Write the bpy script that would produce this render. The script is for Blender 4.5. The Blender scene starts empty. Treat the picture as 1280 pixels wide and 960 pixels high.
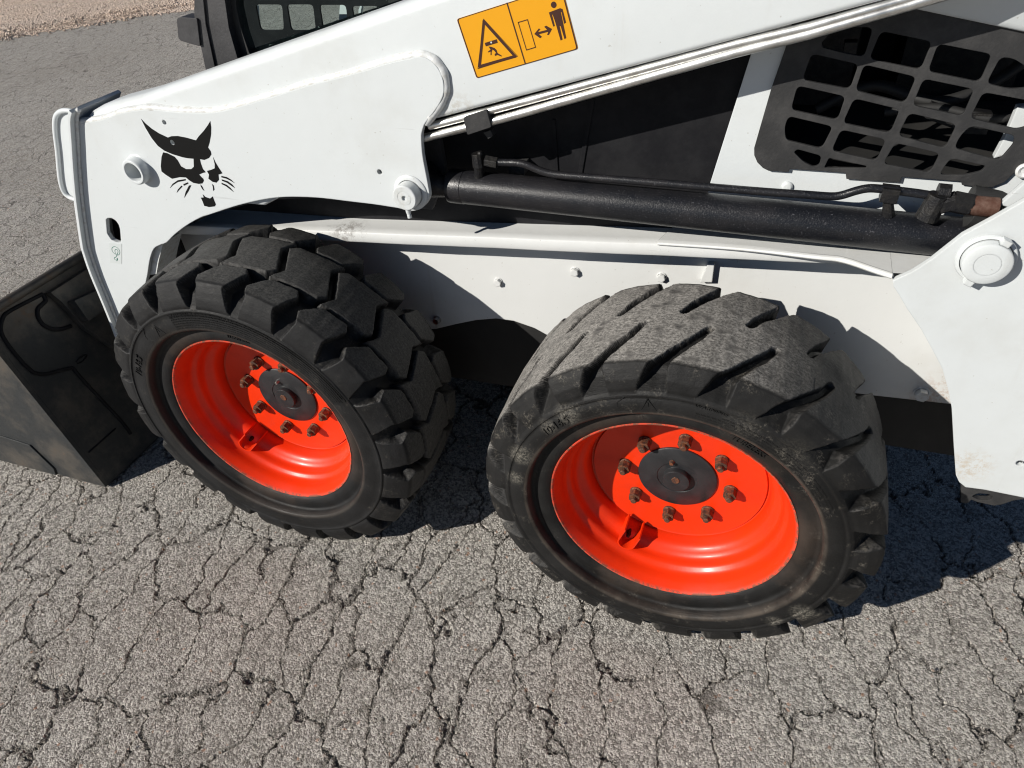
import bpy, math, random
import numpy as np
from mathutils import Vector, Matrix
from mathutils.geometry import tessellate_polygon

# ------------------------------------------------------------------ camera, light
S = bpy.context.scene
C = S.collection
random.seed(4)
rng = np.random.default_rng(7)
cam_d = bpy.data.cameras.new('camera'); cam = bpy.data.objects.new('camera', cam_d); C.objects.link(cam)
cam.location = (0.98050, -0.88706, 1.37831)
cam.rotation_euler = (math.radians(51.30814), math.radians(3.92688), math.radians(19.78575))
cam_d.sensor_width = 36.0
cam_d.lens = 36.0 * 888.965 / 1280.0
cam_d.clip_start = 0.02; cam_d.clip_end = 2000
S.camera = cam

SUNV = Vector((-0.885, -1.0, 0.71)).normalized()          # towards the sun
elev = math.asin(SUNV.z); azim = math.atan2(SUNV.x, SUNV.y)
w = bpy.data.worlds.new('World'); S.world = w; w.use_nodes = True
nt = w.node_tree; nt.nodes.clear()
sky = nt.nodes.new('ShaderNodeTexSky'); sky.sky_type = 'NISHITA'; sky.sun_disc = False
sky.sun_elevation = elev; sky.sun_rotation = azim
sky.altitude = 2600; sky.air_density = 0.75; sky.dust_density = 0.1; sky.ozone_density = 1.4
bg = nt.nodes.new('ShaderNodeBackground'); bg.inputs[1].default_value = 0.05
wo = nt.nodes.new('ShaderNodeOutputWorld')
nt.links.new(sky.outputs[0], bg.inputs[0]); nt.links.new(bg.outputs[0], wo.inputs[0])
sun_d = bpy.data.lights.new('sun', 'SUN'); sun = bpy.data.objects.new('sun', sun_d); C.objects.link(sun)
sun_d.energy = 5.0; sun_d.angle = math.radians(0.5); sun_d.color = (1.0, 0.955, 0.88)
sun.rotation_euler = SUNV.to_track_quat('Z', 'Y').to_euler()
S.view_settings.view_transform = 'Standard'
try: S.view_settings.look = 'None'
except Exception: pass
S.view_settings.exposure = -0.04; S.view_settings.gamma = 1.0
S.cycles.pixel_filter_type = 'BLACKMAN_HARRIS'; S.cycles.filter_width = 1.15; S.cycles.max_bounces = 8; S.cycles.diffuse_bounces = 1; S.cycles.glossy_bounces = 2

# ------------------------------------------------------------------ materials
class NT:
    def __init__(s, name):
        s.m = bpy.data.materials.new(name); s.m.use_nodes = True
        s.t = s.m.node_tree; s.b = s.t.nodes['Principled BSDF']; s.out = s.t.nodes['Material Output']
        s.tc = None
    def n(s, typ, **kw):
        nd = s.t.nodes.new(typ)
        for k, v in kw.items(): setattr(nd, k, v)
        return nd
    def link(s, a, b): s.t.links.new(a, b)
    def coord(s):
        if not s.tc: s.tc = s.n('ShaderNodeTexCoord').outputs['Object']
        return s.tc
    def noise(s, scale, detail=4, rough=.6, vec=None, dim='3D'):
        nd = s.n('ShaderNodeTexNoise'); nd.inputs['Scale'].default_value = scale
        nd.inputs['Detail'].default_value = detail; nd.inputs['Roughness'].default_value = rough
        s.link(vec or s.coord(), nd.inputs['Vector']); return nd.outputs['Fac']
    def map(s, v, a, b, c=0., d=1.):
        nd = s.n('ShaderNodeMapRange'); nd.interpolation_type = 'SMOOTHSTEP'
        for i, x in zip((1, 2, 3, 4), (a, b, c, d)): nd.inputs[i].default_value = x
        s.link(v, nd.inputs[0]); return nd.outputs[0]
    def mix(s, f, a, b):
        nd = s.n('ShaderNodeMix', data_type='RGBA')
        for sock, v in ((nd.inputs[0], f), (nd.inputs[6], a), (nd.inputs[7], b)):
            if isinstance(v, (int, float)): sock.default_value = v
            elif isinstance(v, tuple): sock.default_value = (*v, 1) if len(v) == 3 else v
            else: s.link(v, sock)
        return nd.outputs[2]
    def math(s, op, a, b=0.):
        nd = s.n('ShaderNodeMath', operation=op)
        for i, v in ((0, a), (1, b)):
            if isinstance(v, (int, float)): nd.inputs[i].default_value = v
            else: s.link(v, nd.inputs[i])
        return nd.outputs[0]
    def bump(s, h, strength, dist, bevel=0.):
        nd = s.n('ShaderNodeBump'); nd.inputs['Strength'].default_value = strength; nd.inputs['Distance'].default_value = dist
        s.link(h, nd.inputs['Height'])
        if bevel:
            bv = s.n('ShaderNodeBevel', samples=4); bv.inputs[0].default_value = bevel; s.link(bv.outputs[0], nd.inputs['Normal'])
        s.link(nd.outputs[0], s.b.inputs['Normal'])
    def col(s, v):
        if isinstance(v, tuple): s.b.inputs['Base Color'].default_value = (*v, 1)
        else: s.link(v, s.b.inputs['Base Color'])
    def rough(s, v):
        if isinstance(v, float): s.b.inputs['Roughness'].default_value = v
        else: s.link(v, s.b.inputs['Roughness'])

def M_white(name, clean, dusty):
    t = NT(name)
    big = t.noise(3.2, 6, .65); fine = t.noise(60, 4, .7); spots = t.noise(150, 3, .5)
    c = t.mix(t.map(big, .50, .78), clean, dusty)
    c = t.mix(t.map(spots, .70, .76, 0, .35), c, (.30, .26, .20))
    runs = t.n('ShaderNodeMapping'); runs.inputs['Scale'].default_value = (38, 38, 2.2); t.link(t.coord(), runs.inputs[0])
    rn = t.noise(1, 3, .6, vec=runs.outputs[0])
    c = t.mix(t.math('MULTIPLY', t.map(rn, .60, .85, 0, .30), t.map(big, .45, .62)), c, (.42, .36, .27))
    for (px, py, pz, rad, k, colr) in ((1.36, .35, .44, .10, .55, (.40, .20, .09)), (1.375, .19, .44, .05, .5, (.50, .36, .20)), (.80, .35, .72, .07, .45, (.55, .40, .22)), (.35, .2, .85, .045, .30, (.45, .40, .30)), (.46, .21, .985, .06, .5, (.42, .36, .27)), (.14, .28, .715, .06, .6, (.10, .07, .05)), (1.29, .30, .94, .04, .4, (.5, .4, .28))):
        vm = t.n('ShaderNodeVectorMath', operation='DISTANCE'); t.link(t.coord(), vm.inputs[0]); vm.inputs[1].default_value = (px, py, pz)
        c = t.mix(t.math('MULTIPLY', t.map(vm.outputs['Value'], rad, rad * .15, 0, k), t.map(t.noise(75, 6, .8), .44, .60)), c, colr)
    scr = t.n('ShaderNodeMapping'); scr.inputs['Scale'].default_value = (6, 40, 160); scr.inputs['Rotation'].default_value = (0, .35, 0); t.link(t.coord(), scr.inputs[0])
    c = t.mix(t.math('MULTIPLY', t.map(t.noise(1, 2, .5, vec=scr.outputs[0]), .70, .74), t.map(t.noise(5.5, 3), .50, .66, 0, .35)), c, (.42, .42, .42))
    t.col(c); t.rough(t.map(fine, .3, .7, .32, .5))
    t.b.inputs['Coat Weight'].default_value = .15; t.b.inputs['Coat Roughness'].default_value = .25
    h = t.math('ADD', t.math('MULTIPLY', t.noise(11, 3), 2.2), t.math('MULTIPLY', t.noise(260, 2), .25))
    t.bump(h, .12, .004, .0028); return t.m
def M_weld():
    t = NT('white_weld_paint'); t.col(t.mix(t.map(t.noise(90, 3), .4, .75), (.78, .80, .80), (.62, .61, .57))); t.rough(.38)
    t.bump(t.noise(110, 4), .30, .003); return t.m
def M_plain(name, col, rough, metal=0., bs=90, bst=.15, bd=.002, var=None, bevel=.0015, spec=.5, coat=0.):
    t = NT(name)
    if var: t.col(t.mix(t.map(t.noise(var[1], 5, .65), .38, .68), col, var[0]))
    else: t.col(col)
    t.rough(rough); t.b.inputs['Metallic'].default_value = metal; t.b.inputs['Specular IOR Level'].default_value = spec
    t.b.inputs['Coat Weight'].default_value = coat; t.b.inputs['Coat Roughness'].default_value = .12
    t.bump(t.noise(bs, 4), bst, bd, bevel); return t.m
def M_cyl():
    t = NT('black_cylinder_paint'); f = t.noise(420, 3, .6); b = t.noise(9, 4)
    c = t.mix(t.map(b, .4, .7), (.008, .009, .012), (.020, .019, .021)); c = t.mix(t.map(f, .63, .72, 0, .5), c, (.16, .16, .18))
    t.col(c); t.rough(t.map(f, .4, .7, .30, .50)); t.bump(f, .35, .0012); return t.m
def M_red():
    t = NT('orange_red_rim_paint'); n = t.noise(14, 5)
    c = t.mix(t.map(n, .4, .75), (.86, .038, .003), (.75, .032, .003))
    # chipped, rusty outer lip
    sx = t.n('ShaderNodeSeparateXYZ'); t.link(t.coord(), sx.inputs[0])
    r2 = t.math('ADD', t.math('MULTIPLY', sx.outputs[0], sx.outputs[0]), t.math('MULTIPLY', sx.outputs[2], sx.outputs[2]))
    rr = t.math('SQRT', r2); lip = t.map(rr, .2165, .2215)
    chip = t.map(t.noise(55, 6, .75), .44, .56)
    c = t.mix(t.math('MULTIPLY', lip, chip), c, (.13, .055, .03)); c = t.mix(t.math('MULTIPLY', lip, .25), c, (.50, .22, .16))
    t.col(c); t.rough(t.map(n, .3, .7, .34, .46)); t.b.inputs['Specular IOR Level'].default_value = .4; t.b.inputs['Coat Weight'].default_value = .12; t.b.inputs['Coat Roughness'].default_value = .2
    t.bump(t.noise(60, 3), .10, .002); return t.m
def M_rubber(name, R, dust, base, streak, crownw):
    t = NT(name)
    sx = t.n('ShaderNodeSeparateXYZ'); t.link(t.coord(), sx.inputs[0])
    r2 = t.math('ADD', t.math('MULTIPLY', sx.outputs[0], sx.outputs[0]), t.math('MULTIPLY', sx.outputs[2], sx.outputs[2]))
    rr = t.math('SQRT', r2); at = t.n('ShaderNodeAttribute', attribute_name='wear'); wear = at.outputs['Fac']
    big = t.noise(9, 6, .7); fine = t.noise(240, 4, .75)
    mp = t.n('ShaderNodeMapping'); mp.inputs['Scale'].default_value = (45, 260, 45); mp.inputs['Rotation'].default_value = (.35, 0, .5); t.link(t.coord(), mp.inputs[0])
    st = t.noise(1, 4, .7, vec=mp.outputs[0])
    c = t.mix(t.map(big, .35, .7), base, tuple(x * 1.9 for x in base))
    side = t.math('MULTIPLY', t.map(rr, R * .62, R * .75), t.map(t.noise(26, 6, .72), .52, .70))
    c = t.mix(t.math('MULTIPLY', side, t.map(fine, .45, .62, .0, streak)), c, (.20, .18, .15))
    brown = t.math('MULTIPLY', t.map(rr, .285, .225), t.map(t.noise(7, 4), .42, .68)); c = t.mix(t.math('MULTIPLY', brown, .35), c, (.11, .075, .055))
    # dusty rings on the wall, and on the worn tyre chalky scuffs where it rubbed
    ring = t.math('MULTIPLY', t.map(rr, .2585, .2635), t.map(rr, .2715, .2660)); c = t.mix(t.math('MULTIPLY', ring, t.map(t.noise(18, 5), .35, .65, .12, .38 if crownw > .9 else .15)), c, (.17, .135, .105))
    if crownw > .9:
        for aa, rad, sz_, k in ((128, .290, .030, .55), (138, .288, .022, .5), (158, .291, .030, .8), (171, .288, .022, .6), (-30, .300, .030, .75), (-42, .296, .022, .85), (52, .292, .045, .15), (70, .290, .040, .15)):
            vm = t.n('ShaderNodeVectorMath', operation='DISTANCE'); t.link(t.coord(), vm.inputs[0]); vm.inputs[1].default_value = (rad * math.cos(math.radians(aa)), -.027, rad * math.sin(math.radians(aa)))
            m_ = t.math('MULTIPLY', t.map(vm.outputs['Value'], sz_, sz_ * .2), t.map(t.noise(240, 6, .85), .40, .66)); c = t.mix(t.math('MULTIPLY', m_, k * .75), c, (.40, .37, .31))
    crown = t.math('MULTIPLY', wear, t.math('ADD', t.map(fine, .35, .68, .18, .68), t.map(st, .50, .70, 0, .28)))
    crown = t.math('MULTIPLY', crown, t.map(big, .25, .55, .6, 1.))
    if crownw > .9: crown = t.math('MULTIPLY', crown, t.map(t.math('ADD', sx.outputs[0], t.math('MULTIPLY', t.noise(7, 4), .16)), .17, .29, 1., .18))  # wear grey fades off the sunlit top, putting shade into the colour
    c = t.mix(t.math('MULTIPLY', crown, crownw), c, dust)
    ea = t.n('ShaderNodeAttribute', attribute_name='edge'); c = t.mix(t.math('MULTIPLY', ea.outputs['Fac'], t.map(t.noise(90, 4, .7), .40, .62, 0, .45)), c, (.16, .15, .14))  # lighter block edges: bevel highlight put into the colour, along with scuffing
    if crownw > .9:
        blot = t.math('MAXIMUM', t.map(t.noise(30, 6, .75), .56, .63), t.map(t.noise(95, 4, .7), .62, .68)); c = t.mix(t.math('MULTIPLY', t.math('MULTIPLY', blot, wear), .62), c, (.04, .038, .038))
    t.col(c); t.rough(t.map(big, .3, .7, .48, .72)); t.b.inputs['Specular IOR Level'].default_value = .28
    h = t.math('ADD', t.math('MULTIPLY', fine, .6), st); t.bump(h, .42, .0022); return t.m
def M_steel():
    t = NT('bare_steel_tube'); t.col(t.mix(t.map(t.noise(40, 4), .4, .7), (.80, .80, .78), (.62, .61, .58))); t.rough(t.map(t.noise(25, 5), .3, .7, .32, .5))
    t.b.inputs['Metallic'].default_value = 1.; t.bump(t.noise(150, 3), .1, .001); return t.m
def M_rust():
    t = NT('rusty_nut'); n = t.noise(160, 5, .7); t.col(t.mix(t.map(n, .38, .66), (.07, .045, .035), (.26, .10, .045)))
    t.rough(.62); t.b.inputs['Metallic'].default_value = .35; t.bump(n, .6, .002, .0012); return t.m
def M_bucket():
    t = NT('dark_bucket_steel'); n = t.noise(5, 7, .7); f = t.noise(45, 6, .7)
    c = t.mix(t.map(n, .42, .62), (.038, .041, .043), (.100, .090, .078)); c = t.mix(t.math('MULTIPLY', t.map(n, .55, .68), t.map(f, .45, .65, 0, .5)), c, (.17, .095, .05))
    c = t.mix(t.map(f, .62, .72, 0, .35), c, (.012, .012, .014))
    t.col(c); t.rough(t.map(f, .35, .65, .42, .62)); t.b.inputs['Metallic'].default_value = .25; t.bump(f, .2, .003, .002); return t.m
def M_glass():
    t = NT('tinted_cab_glass'); t.col((.62, .74, .72)); t.rough(.02)
    t.b.inputs['Transmission Weight'].default_value = 1.; t.b.inputs['IOR'].default_value = 1.03
    return t.m

def M_asphalt():
    t = NT('cracked_asphalt'); t.m.displacement_method = 'BOTH'
    co = t.coord()
    rot0 = t.n('ShaderNodeMapping'); rot0.inputs['Rotation'].default_value = (0, 0, math.radians(-13)); t.link(co, rot0.inputs[0])
    rot = t.n('ShaderNodeMapping'); rot.inputs['Scale'].default_value = (1.12, .50, 1); rot.inputs['Location'].default_value = (3.3, 1.7, 0)
    t.link(rot0.outputs[0], rot.inputs[0])
    def warped(vec, terms):
        cur = vec
        for sc, amt in terms:
            nz = t.n('ShaderNodeTexNoise'); nz.inputs['Scale'].default_value = sc; nz.inputs['Detail'].default_value = 3; t.link(co, nz.inputs['Vector'])
            sub = t.n('ShaderNodeVectorMath', operation='SUBTRACT'); t.link(nz.outputs['Color'], sub.inputs[0]); sub.inputs[1].default_value = (.5, .5, .5)
            sc_ = t.n('ShaderNodeVectorMath', operation='SCALE'); t.link(sub.outputs[0], sc_.inputs[0]); sc_.inputs['Scale'].default_value = amt
            ad = t.n('ShaderNodeVectorMath', operation='ADD'); t.link(cur, ad.inputs[0]); t.link(sc_.outputs[0], ad.inputs[1]); cur = ad.outputs[0]
        return cur
    def vor(vec, scale, feat='DISTANCE_TO_EDGE', rnd=1.):
        v = t.n('ShaderNodeTexVoronoi', feature=feat, voronoi_dimensions='2D'); v.inputs['Scale'].default_value = scale
        v.inputs['Randomness'].default_value = rnd; t.link(vec, v.inputs['Vector']); return v
    W1 = warped(rot.outputs[0], ((4, .11), (13, .075), (42, .024), (140, .010)))
    W2 = warped(rot.outputs[0], ((7, .10), (22, .05), (70, .022), (160, .008)))
    d1 = vor(W1, 9.3).outputs['Distance']; d2 = vor(W2, 17.5).outputs['Distance']
    sx = t.n('ShaderNodeSeparateXYZ'); t.link(co, sx.inputs[0])
    nz1 = t.noise(5.3, 4, .7); nz2 = t.noise(6.7, 4, .7)
    # the surface right of and before the rear wheel is cracked less
    east = t.map(sx.outputs[0], .55, 1.15)
    w1 = t.math('ADD', t.map(nz1, .32, .64, .015, .046), t.math('MULTIPLY', east, -.016))
    w1 = t.math('MAXIMUM', w1, .006)
    c1 = t.math('SUBTRACT', 1., t.math('MINIMUM', t.math('DIVIDE', d1, w1), 1.))
    w2 = t.math('MAXIMUM', t.math('ADD', t.map(nz2, .40, .66, 0, .036), t.math('MULTIPLY', east, -.045)), .0001)
    c2 = t.math('SUBTRACT', 1., t.math('MINIMUM', t.math('DIVIDE', d2, w2), 1.))
    crack = t.math('MAXIMUM', t.map(c1, .0, .75), t.math('MULTIPLY', t.map(c2, .0, .8), .65))
    pits = t.math('MAXIMUM', t.map(t.noise(34, 5, .75), .635, .70), t.math('MULTIPLY', t.map(t.noise(150, 3, .7), .60, .68), .7))
    st = vor(warped(co, ((260, .003),)), 185, 'F1'); st2 = vor(warped(co, ((400, .002),)), 430, 'F1')
    g1 = t.map(st.outputs['Distance'], 0, .75, 1., 0.); g2 = t.map(st2.outputs['Distance'], 0, .8, 1., 0.)
    grain = t.math('ADD', t.math('MULTIPLY', g1, .6), t.math('MULTIPLY', g2, .4)); n3 = t.noise(95, 5, .8)
    grain = t.math('ADD', grain, t.math('MULTIPLY', n3, 1.5))
    h = t.math('ADD', t.math('MULTIPLY', grain, .0019), t.math('MULTIPLY', t.noise(3.1, 3), .010))
    h = t.math('SUBTRACT', h, t.math('MULTIPLY', crack, .0085)); h = t.math('SUBTRACT', h, t.math('MULTIPLY', pits, .0028))
    # colour: per stone tone, mottling, dirt and painted-in shade in the cracks
    tone = t.n('ShaderNodeSeparateColor'); t.link(st.outputs['Color'], tone.inputs[0])
    tone2 = t.n('ShaderNodeSeparateColor'); t.link(st2.outputs['Color'], tone2.inputs[0])
    c = t.mix(t.map(tone.outputs[0], .1, .95), (.235, .217, .196), (.59, .555, .51))
    c = t.mix(t.map(tone2.outputs[1], .72, .95, 0, .8), c, (.74, .70, .64)); c = t.mix(t.map(tone2.outputs[2], .80, .98, 0, .65), c, (.11, .10, .09))
    c = t.mix(t.map(t.noise(.9, 5, .6), .40, .70, 0, .30), c, (.28, .25, .215))
    c = t.mix(t.map(tone.outputs[2], .992, .996, 0, .6), c, (.45, .25, .16))
    c = t.mix(t.math('MULTIPLY', pits, .55), c, (.10, .088, .076))
    c = t.mix(t.math('MULTIPLY', crack, .62), c, (.085, .076, .068))
    # a few oil spots with a shape of their own
    for (px, py, r) in ((.30, -.27, .022), (1.02, -.13, .035), (.62, -.20, .012)):
        vm = t.n('ShaderNodeVectorMath', operation='DISTANCE'); t.link(warped(co, ((30, .03),)), vm.inputs[0]); vm.inputs[1].default_value = (px, py, 0)
        c = t.mix(t.map(vm.outputs['Value'], r * .4, r, .55, 0), c, (.06, .05, .04))
    t.col(c); t.rough(.86); t.b.inputs['Specular IOR Level'].default_value = .3
    dn = t.n('ShaderNodeDisplacement'); dn.inputs['Midlevel'].default_value = 0; dn.inputs['Scale'].default_value = 1.; t.link(h, dn.inputs['Height'])
    t.link(dn.outputs[0], t.out.inputs['Displacement']); return t.m
def M_gravel():
    t = NT('brown_gravel'); v = t.n('ShaderNodeTexVoronoi', feature='F1'); v.inputs['Scale'].default_value = 55; t.link(t.coord(), v.inputs['Vector'])
    sc = t.n('ShaderNodeSeparateColor'); t.link(v.outputs['Color'], sc.inputs[0])
    c = t.mix(sc.outputs[0], (.50, .37, .28), (.86, .70, .58)); c = t.mix(t.map(t.noise(1.3, 4), .4, .7, 0, .5), c, (.62, .52, .45))
    t.col(c); t.rough(.9); t.bump(t.math('ADD', t.map(v.outputs['Distance'], 0, .8, 1, 0), t.noise(20, 4)), .8, .012); return t.m

white = M_white('white_paint', (.70, .735, .745), (.63, .65, .64)); cream = M_white('bounce_warmed_white_paint', (.735, .745, .735), (.67, .67, .64)); weldm = M_weld(); cylm = M_cyl(); red = M_red(); steel = M_steel(); rust = M_rust(); bucketm = M_bucket(); glass = M_glass()  # cream: white paint with warm ground-bounce light put into its colour
asphalt = M_asphalt(); gravelm = M_gravel()
rub_new = M_rubber('black_rubber', .375, (.17, .165, .155), (.0088, .0088, .0092), .25, .62)
rub_old = M_rubber('dusty_worn_rubber', .36, (.56, .53, .49), (.0085, .0083, .0082), .6, 1.0)
blackp = M_plain('black_panel_paint', (.010, .010, .012), .6, var=((.019, .019, .021), 12), bs=160, bst=.15, spec=.15)
meshm = M_plain('grey_black_screen_plastic', (.026, .026, .027), .68, var=((.048, .047, .047), 22), bs=220, bst=.35, bd=.0015)
pillarm = M_plain('charcoal_pillar_paint', (.035, .034, .036), .5, var=((.06, .058, .06), 18), bs=200, bst=.3)
frameblk = M_plain('black_underframe_paint', (.012, .012, .012), .65, var=((.022, .021, .020), 9), bs=60)
hubm = M_plain('black_hub_paint', (.018, .019, .021), .42, var=((.030, .030, .032), 30), bs=120)
darkmet = M_plain('dark_fitting_metal', (.014, .014, .016), .45, metal=.4, var=((.035, .033, .031), 60), bs=260, bst=.6, bd=.002)
brownm = M_plain('rusty_brown_ferrule', (.12, .055, .038), .55, metal=.3, var=((.21, .13, .10), 70), bs=200, bst=.4)
rubberhose = M_plain('black_hose_rubber', (.02, .02, .02), .6)
decal_k = M_plain('black_vinyl', (.003, .003, .003), .6, bst=.05, bevel=0, spec=.2)
decal_y = M_plain('amber_vinyl', (.80, .36, .003), .42, bst=.03, bevel=0)
decal_b = M_plain('brown_print', (.05, .012, .004), .5, bst=.03, bevel=0)
decal_w = M_plain('white_vinyl', (.66, .70, .70), .35, bst=.03, bevel=0)
decal_g = M_plain('green_ink', (.015, .16, .11), .5, bst=.03, bevel=0)
silver = M_plain('silver_metal', (.55, .55, .55), .3, metal=1., bs=120)
stonem = M_plain('pale_stone', (.42, .33, .27), .8, var=((.30, .24, .2), 90), bs=200, bst=.6)

# ------------------------------------------------------------------ mesh helpers
def mk(name, V, F, mat, parent=None, smooth=False):
    me = bpy.data.meshes.new(name); me.from_pydata([tuple(v) for v in V], [], [tuple(f) for f in F])
    mats = mat if isinstance(mat, (list, tuple)) else [mat]
    for m_ in mats: me.materials.append(m_)
    me.update()
    if smooth: me.polygons.foreach_set('use_smooth', [True] * len(me.polygons))
    o = bpy.data.objects.new(name, me); C.objects.link(o)
    if parent: o.parent = parent
    return o
class G:                                              # geometry collector
    def __init__(s): s.V = []; s.F = []; s.mi = []
    def add(s, V, F, mi=0):
        k = len(s.V); s.V += [tuple(v) for v in V]; s.F += [tuple(i + k for i in f) for f in F]; s.mi += [mi] * len(F); return s
    def plate(s, loop, y0, y1, holes=(), mi=0):        # loop in XZ, from y0 (near side) to y1
        loops = [list(loop)] + [list(h) for h in holes]
        tri = tessellate_polygon([[Vector((x, z, 0)) for x, z in l] for l in loops])
        flat = [q for l in loops for q in l]; n = len(flat)
        V = [(x, y0, z) for x, z in flat] + [(x, y1, z) for x, z in flat]; F = []
        for a, b, c in tri:
            (ax, az), (bx, bz), (cx, cz) = flat[a], flat[b], flat[c]
            if (bx - ax) * (cz - az) - (bz - az) * (cx - ax) < 0: b, c = c, b
            F.append((a, b, c)); F.append((a + n, c + n, b + n))
        k = 0
        for li, l in enumerate(loops):
            m = len(l); area = sum(l[i][0] * l[(i + 1) % m][1] - l[(i + 1) % m][0] * l[i][1] for i in range(m))
            ccw = area > 0
            if li: ccw = not ccw
            for i in range(m):
                a, b = k + i, k + (i + 1) % m
                F.append((a, a + n, b + n, b) if ccw else (a, b, b + n, a + n))
            k += m
        return s.add(V, F, mi)
    def box(s, c, d, rot=None, mi=0):
        V = [Vector((sx * d[0] / 2, sy * d[1] / 2, sz * d[2] / 2)) for sx in (-1, 1) for sy in (-1, 1) for sz in (-1, 1)]
        if rot is not None: V = [rot @ v for v in V]
        V = [v + Vector(c) for v in V]
        return s.add(V, [(0, 1, 3, 2), (4, 6, 7, 5), (0, 4, 5, 1), (2, 3, 7, 6), (0, 2, 6, 4), (1, 5, 7, 3)], mi)
    def tube(s, pts, r, n=12, mi=0, cap=True, squash=None):
        pts = [Vector(q) for q in pts]; rs = r if isinstance(r, (list, tuple)) else [r] * len(pts)
        V = []; F = []; up = None
        for i, q in enumerate(pts):
            d = (pts[min(i + 1, len(pts) - 1)] - pts[max(i - 1, 0)]).normalized()
            if up is None: up = Vector((0, 1, 0)) if abs(d.y) < .9 else Vector((0, 0, 1))
            a = d.cross(up).normalized(); b = a.cross(d).normalized(); up = b
            for k in range(n):
                t = 2 * math.pi * k / n; V.append(q + a * math.cos(t) * rs[i] + b * math.sin(t) * rs[i] * (squash or 1))
        for i in range(len(pts) - 1):
            for k in range(n): F.append((i * n + k, (i + 1) * n + k, (i + 1) * n + (k + 1) % n, i * n + (k + 1) % n))
        if cap: F.append(tuple(range(n))); F.append(tuple(reversed(range((len(pts) - 1) * n, len(pts) * n))))
        return s.add(V, F, mi)
    def lathe(s, prof, n=48, c=(0, 0, 0), mi=0, close=False):   # prof (r, y) about the Y axis
        V = []; F = []
        for r, y in prof:
            for k in range(n):
                t = 2 * math.pi * k / n; V.append((c[0] + r * math.cos(t), c[1] + y, c[2] + r * math.sin(t)))
        m = len(prof)
        for i in range(m - 1 + (1 if close else 0)):
            j = (i + 1) % m
            for k in range(n): F.append((i * n + k, i * n + (k + 1) % n, j * n + (k + 1) % n, j * n + k))
        return s.add(V, F, mi)
    def make(s, name, mat, parent=None, smooth=False, loc=None):
        o = mk(name, s.V, s.F, mat, parent, smooth)
        if isinstance(mat, (list, tuple)): o.data.polygons.foreach_set('material_index', s.mi)
        if smooth and smooth != 'all':
            o.data.update()
            o.data.set_sharp_from_angle(angle=math.radians(38))
        if loc: o.location = loc
        return o
def rnd_poly(pts, r, n=4):                             # round the corners of a polygon
    out = []; m = len(pts)
    for i in range(m):
        p0, p1, p2 = Vector(pts[i - 1]), Vector(pts[i]), Vector(pts[(i + 1) % m])
        a = (p0 - p1); b = (p2 - p1); k = min(r, a.length * .45, b.length * .45)
        A = p1 + a.normalized() * k; B = p1 + b.normalized() * k
        for j in range(n + 1):
            t = j / n; q = A * (1 - t) ** 2 + p1 * 2 * t * (1 - t) + B * t * t; out.append((q.x, q.y))
    return out
def smooth_line(pts, sub=6, closed=False):             # Catmull-Rom
    P = [Vector(q) for q in pts]; n = len(P); out = []
    for i in range(n if closed else n - 1):
        g = (lambda j: P[j % n]) if closed else (lambda j: P[max(0, min(n - 1, j))])
        a, b, c, d = g(i - 1), g(i), g(i + 1), g(i + 2)
        for k in range(sub):
            t = k / sub; out.append(.5 * ((2 * b) + (c - a) * t + (2 * a - 5 * b + 4 * c - d) * t * t + (3 * b - a - 3 * c + d) * t ** 3))
    if not closed: out.append(P[-1])
    return [tuple(q) for q in out]
def circle(cx, cz, r, n=24): return [(cx + r * math.cos(2 * math.pi * k / n), cz + r * math.sin(2 * math.pi * k / n)) for k in range(n)]
def np_mesh(name, V, quads, mat, smooth=True):
    me = bpy.data.meshes.new(name); me.vertices.add(len(V)); me.vertices.foreach_set('co', V.astype(np.float32).ravel())
    nq = len(quads); me.loops.add(nq * 4); me.loops.foreach_set('vertex_index', quads.astype(np.int32).ravel())
    me.polygons.add(nq); me.polygons.foreach_set('loop_start', np.arange(0, nq * 4, 4, dtype=np.int32))
    try: me.polygons.foreach_set('loop_total', np.full(nq, 4, dtype=np.int32))
    except Exception: pass
    me.polygons.foreach_set('use_smooth', np.full(nq, smooth)); me.materials.append(mat); me.update(calc_edges=True)
    return me
def part(name, parent): return None

# ------------------------------------------------------------------ ground
def spread(lo, hi, step, far_lo, far_hi, g):
    mid = list(np.arange(lo, hi, step)); a = []; x = lo; s = step
    while x > far_lo: s *= g; x -= s; a.append(x)
    b = []; x = mid[-1]; s = step
    while x < far_hi: s *= g; x += s; b.append(x)
    return np.array(a[::-1] + mid + b)
xs = spread(-.95, 1.78, .0034, -400, 400, 1.028); ys = spread(-.72, .42, .0034, -400, 400, 1.022)
X, Y = np.meshgrid(xs, ys); Vg = np.stack([X.ravel(), Y.ravel(), np.full(X.size, -.014)], 1)
nx, ny = len(xs), len(ys); I = np.arange(nx * ny).reshape(ny, nx)
Q = np.stack([I[:-1, :-1].ravel(), I[:-1, 1:].ravel(), I[1:, 1:].ravel(), I[1:, :-1].ravel()], 1)
ground = bpy.data.objects.new('asphalt', np_mesh('asphalt', Vg, Q, asphalt)); C.objects.link(ground); ground['kind'] = 'structure'
print('ground', nx, ny, nx * ny)
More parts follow.
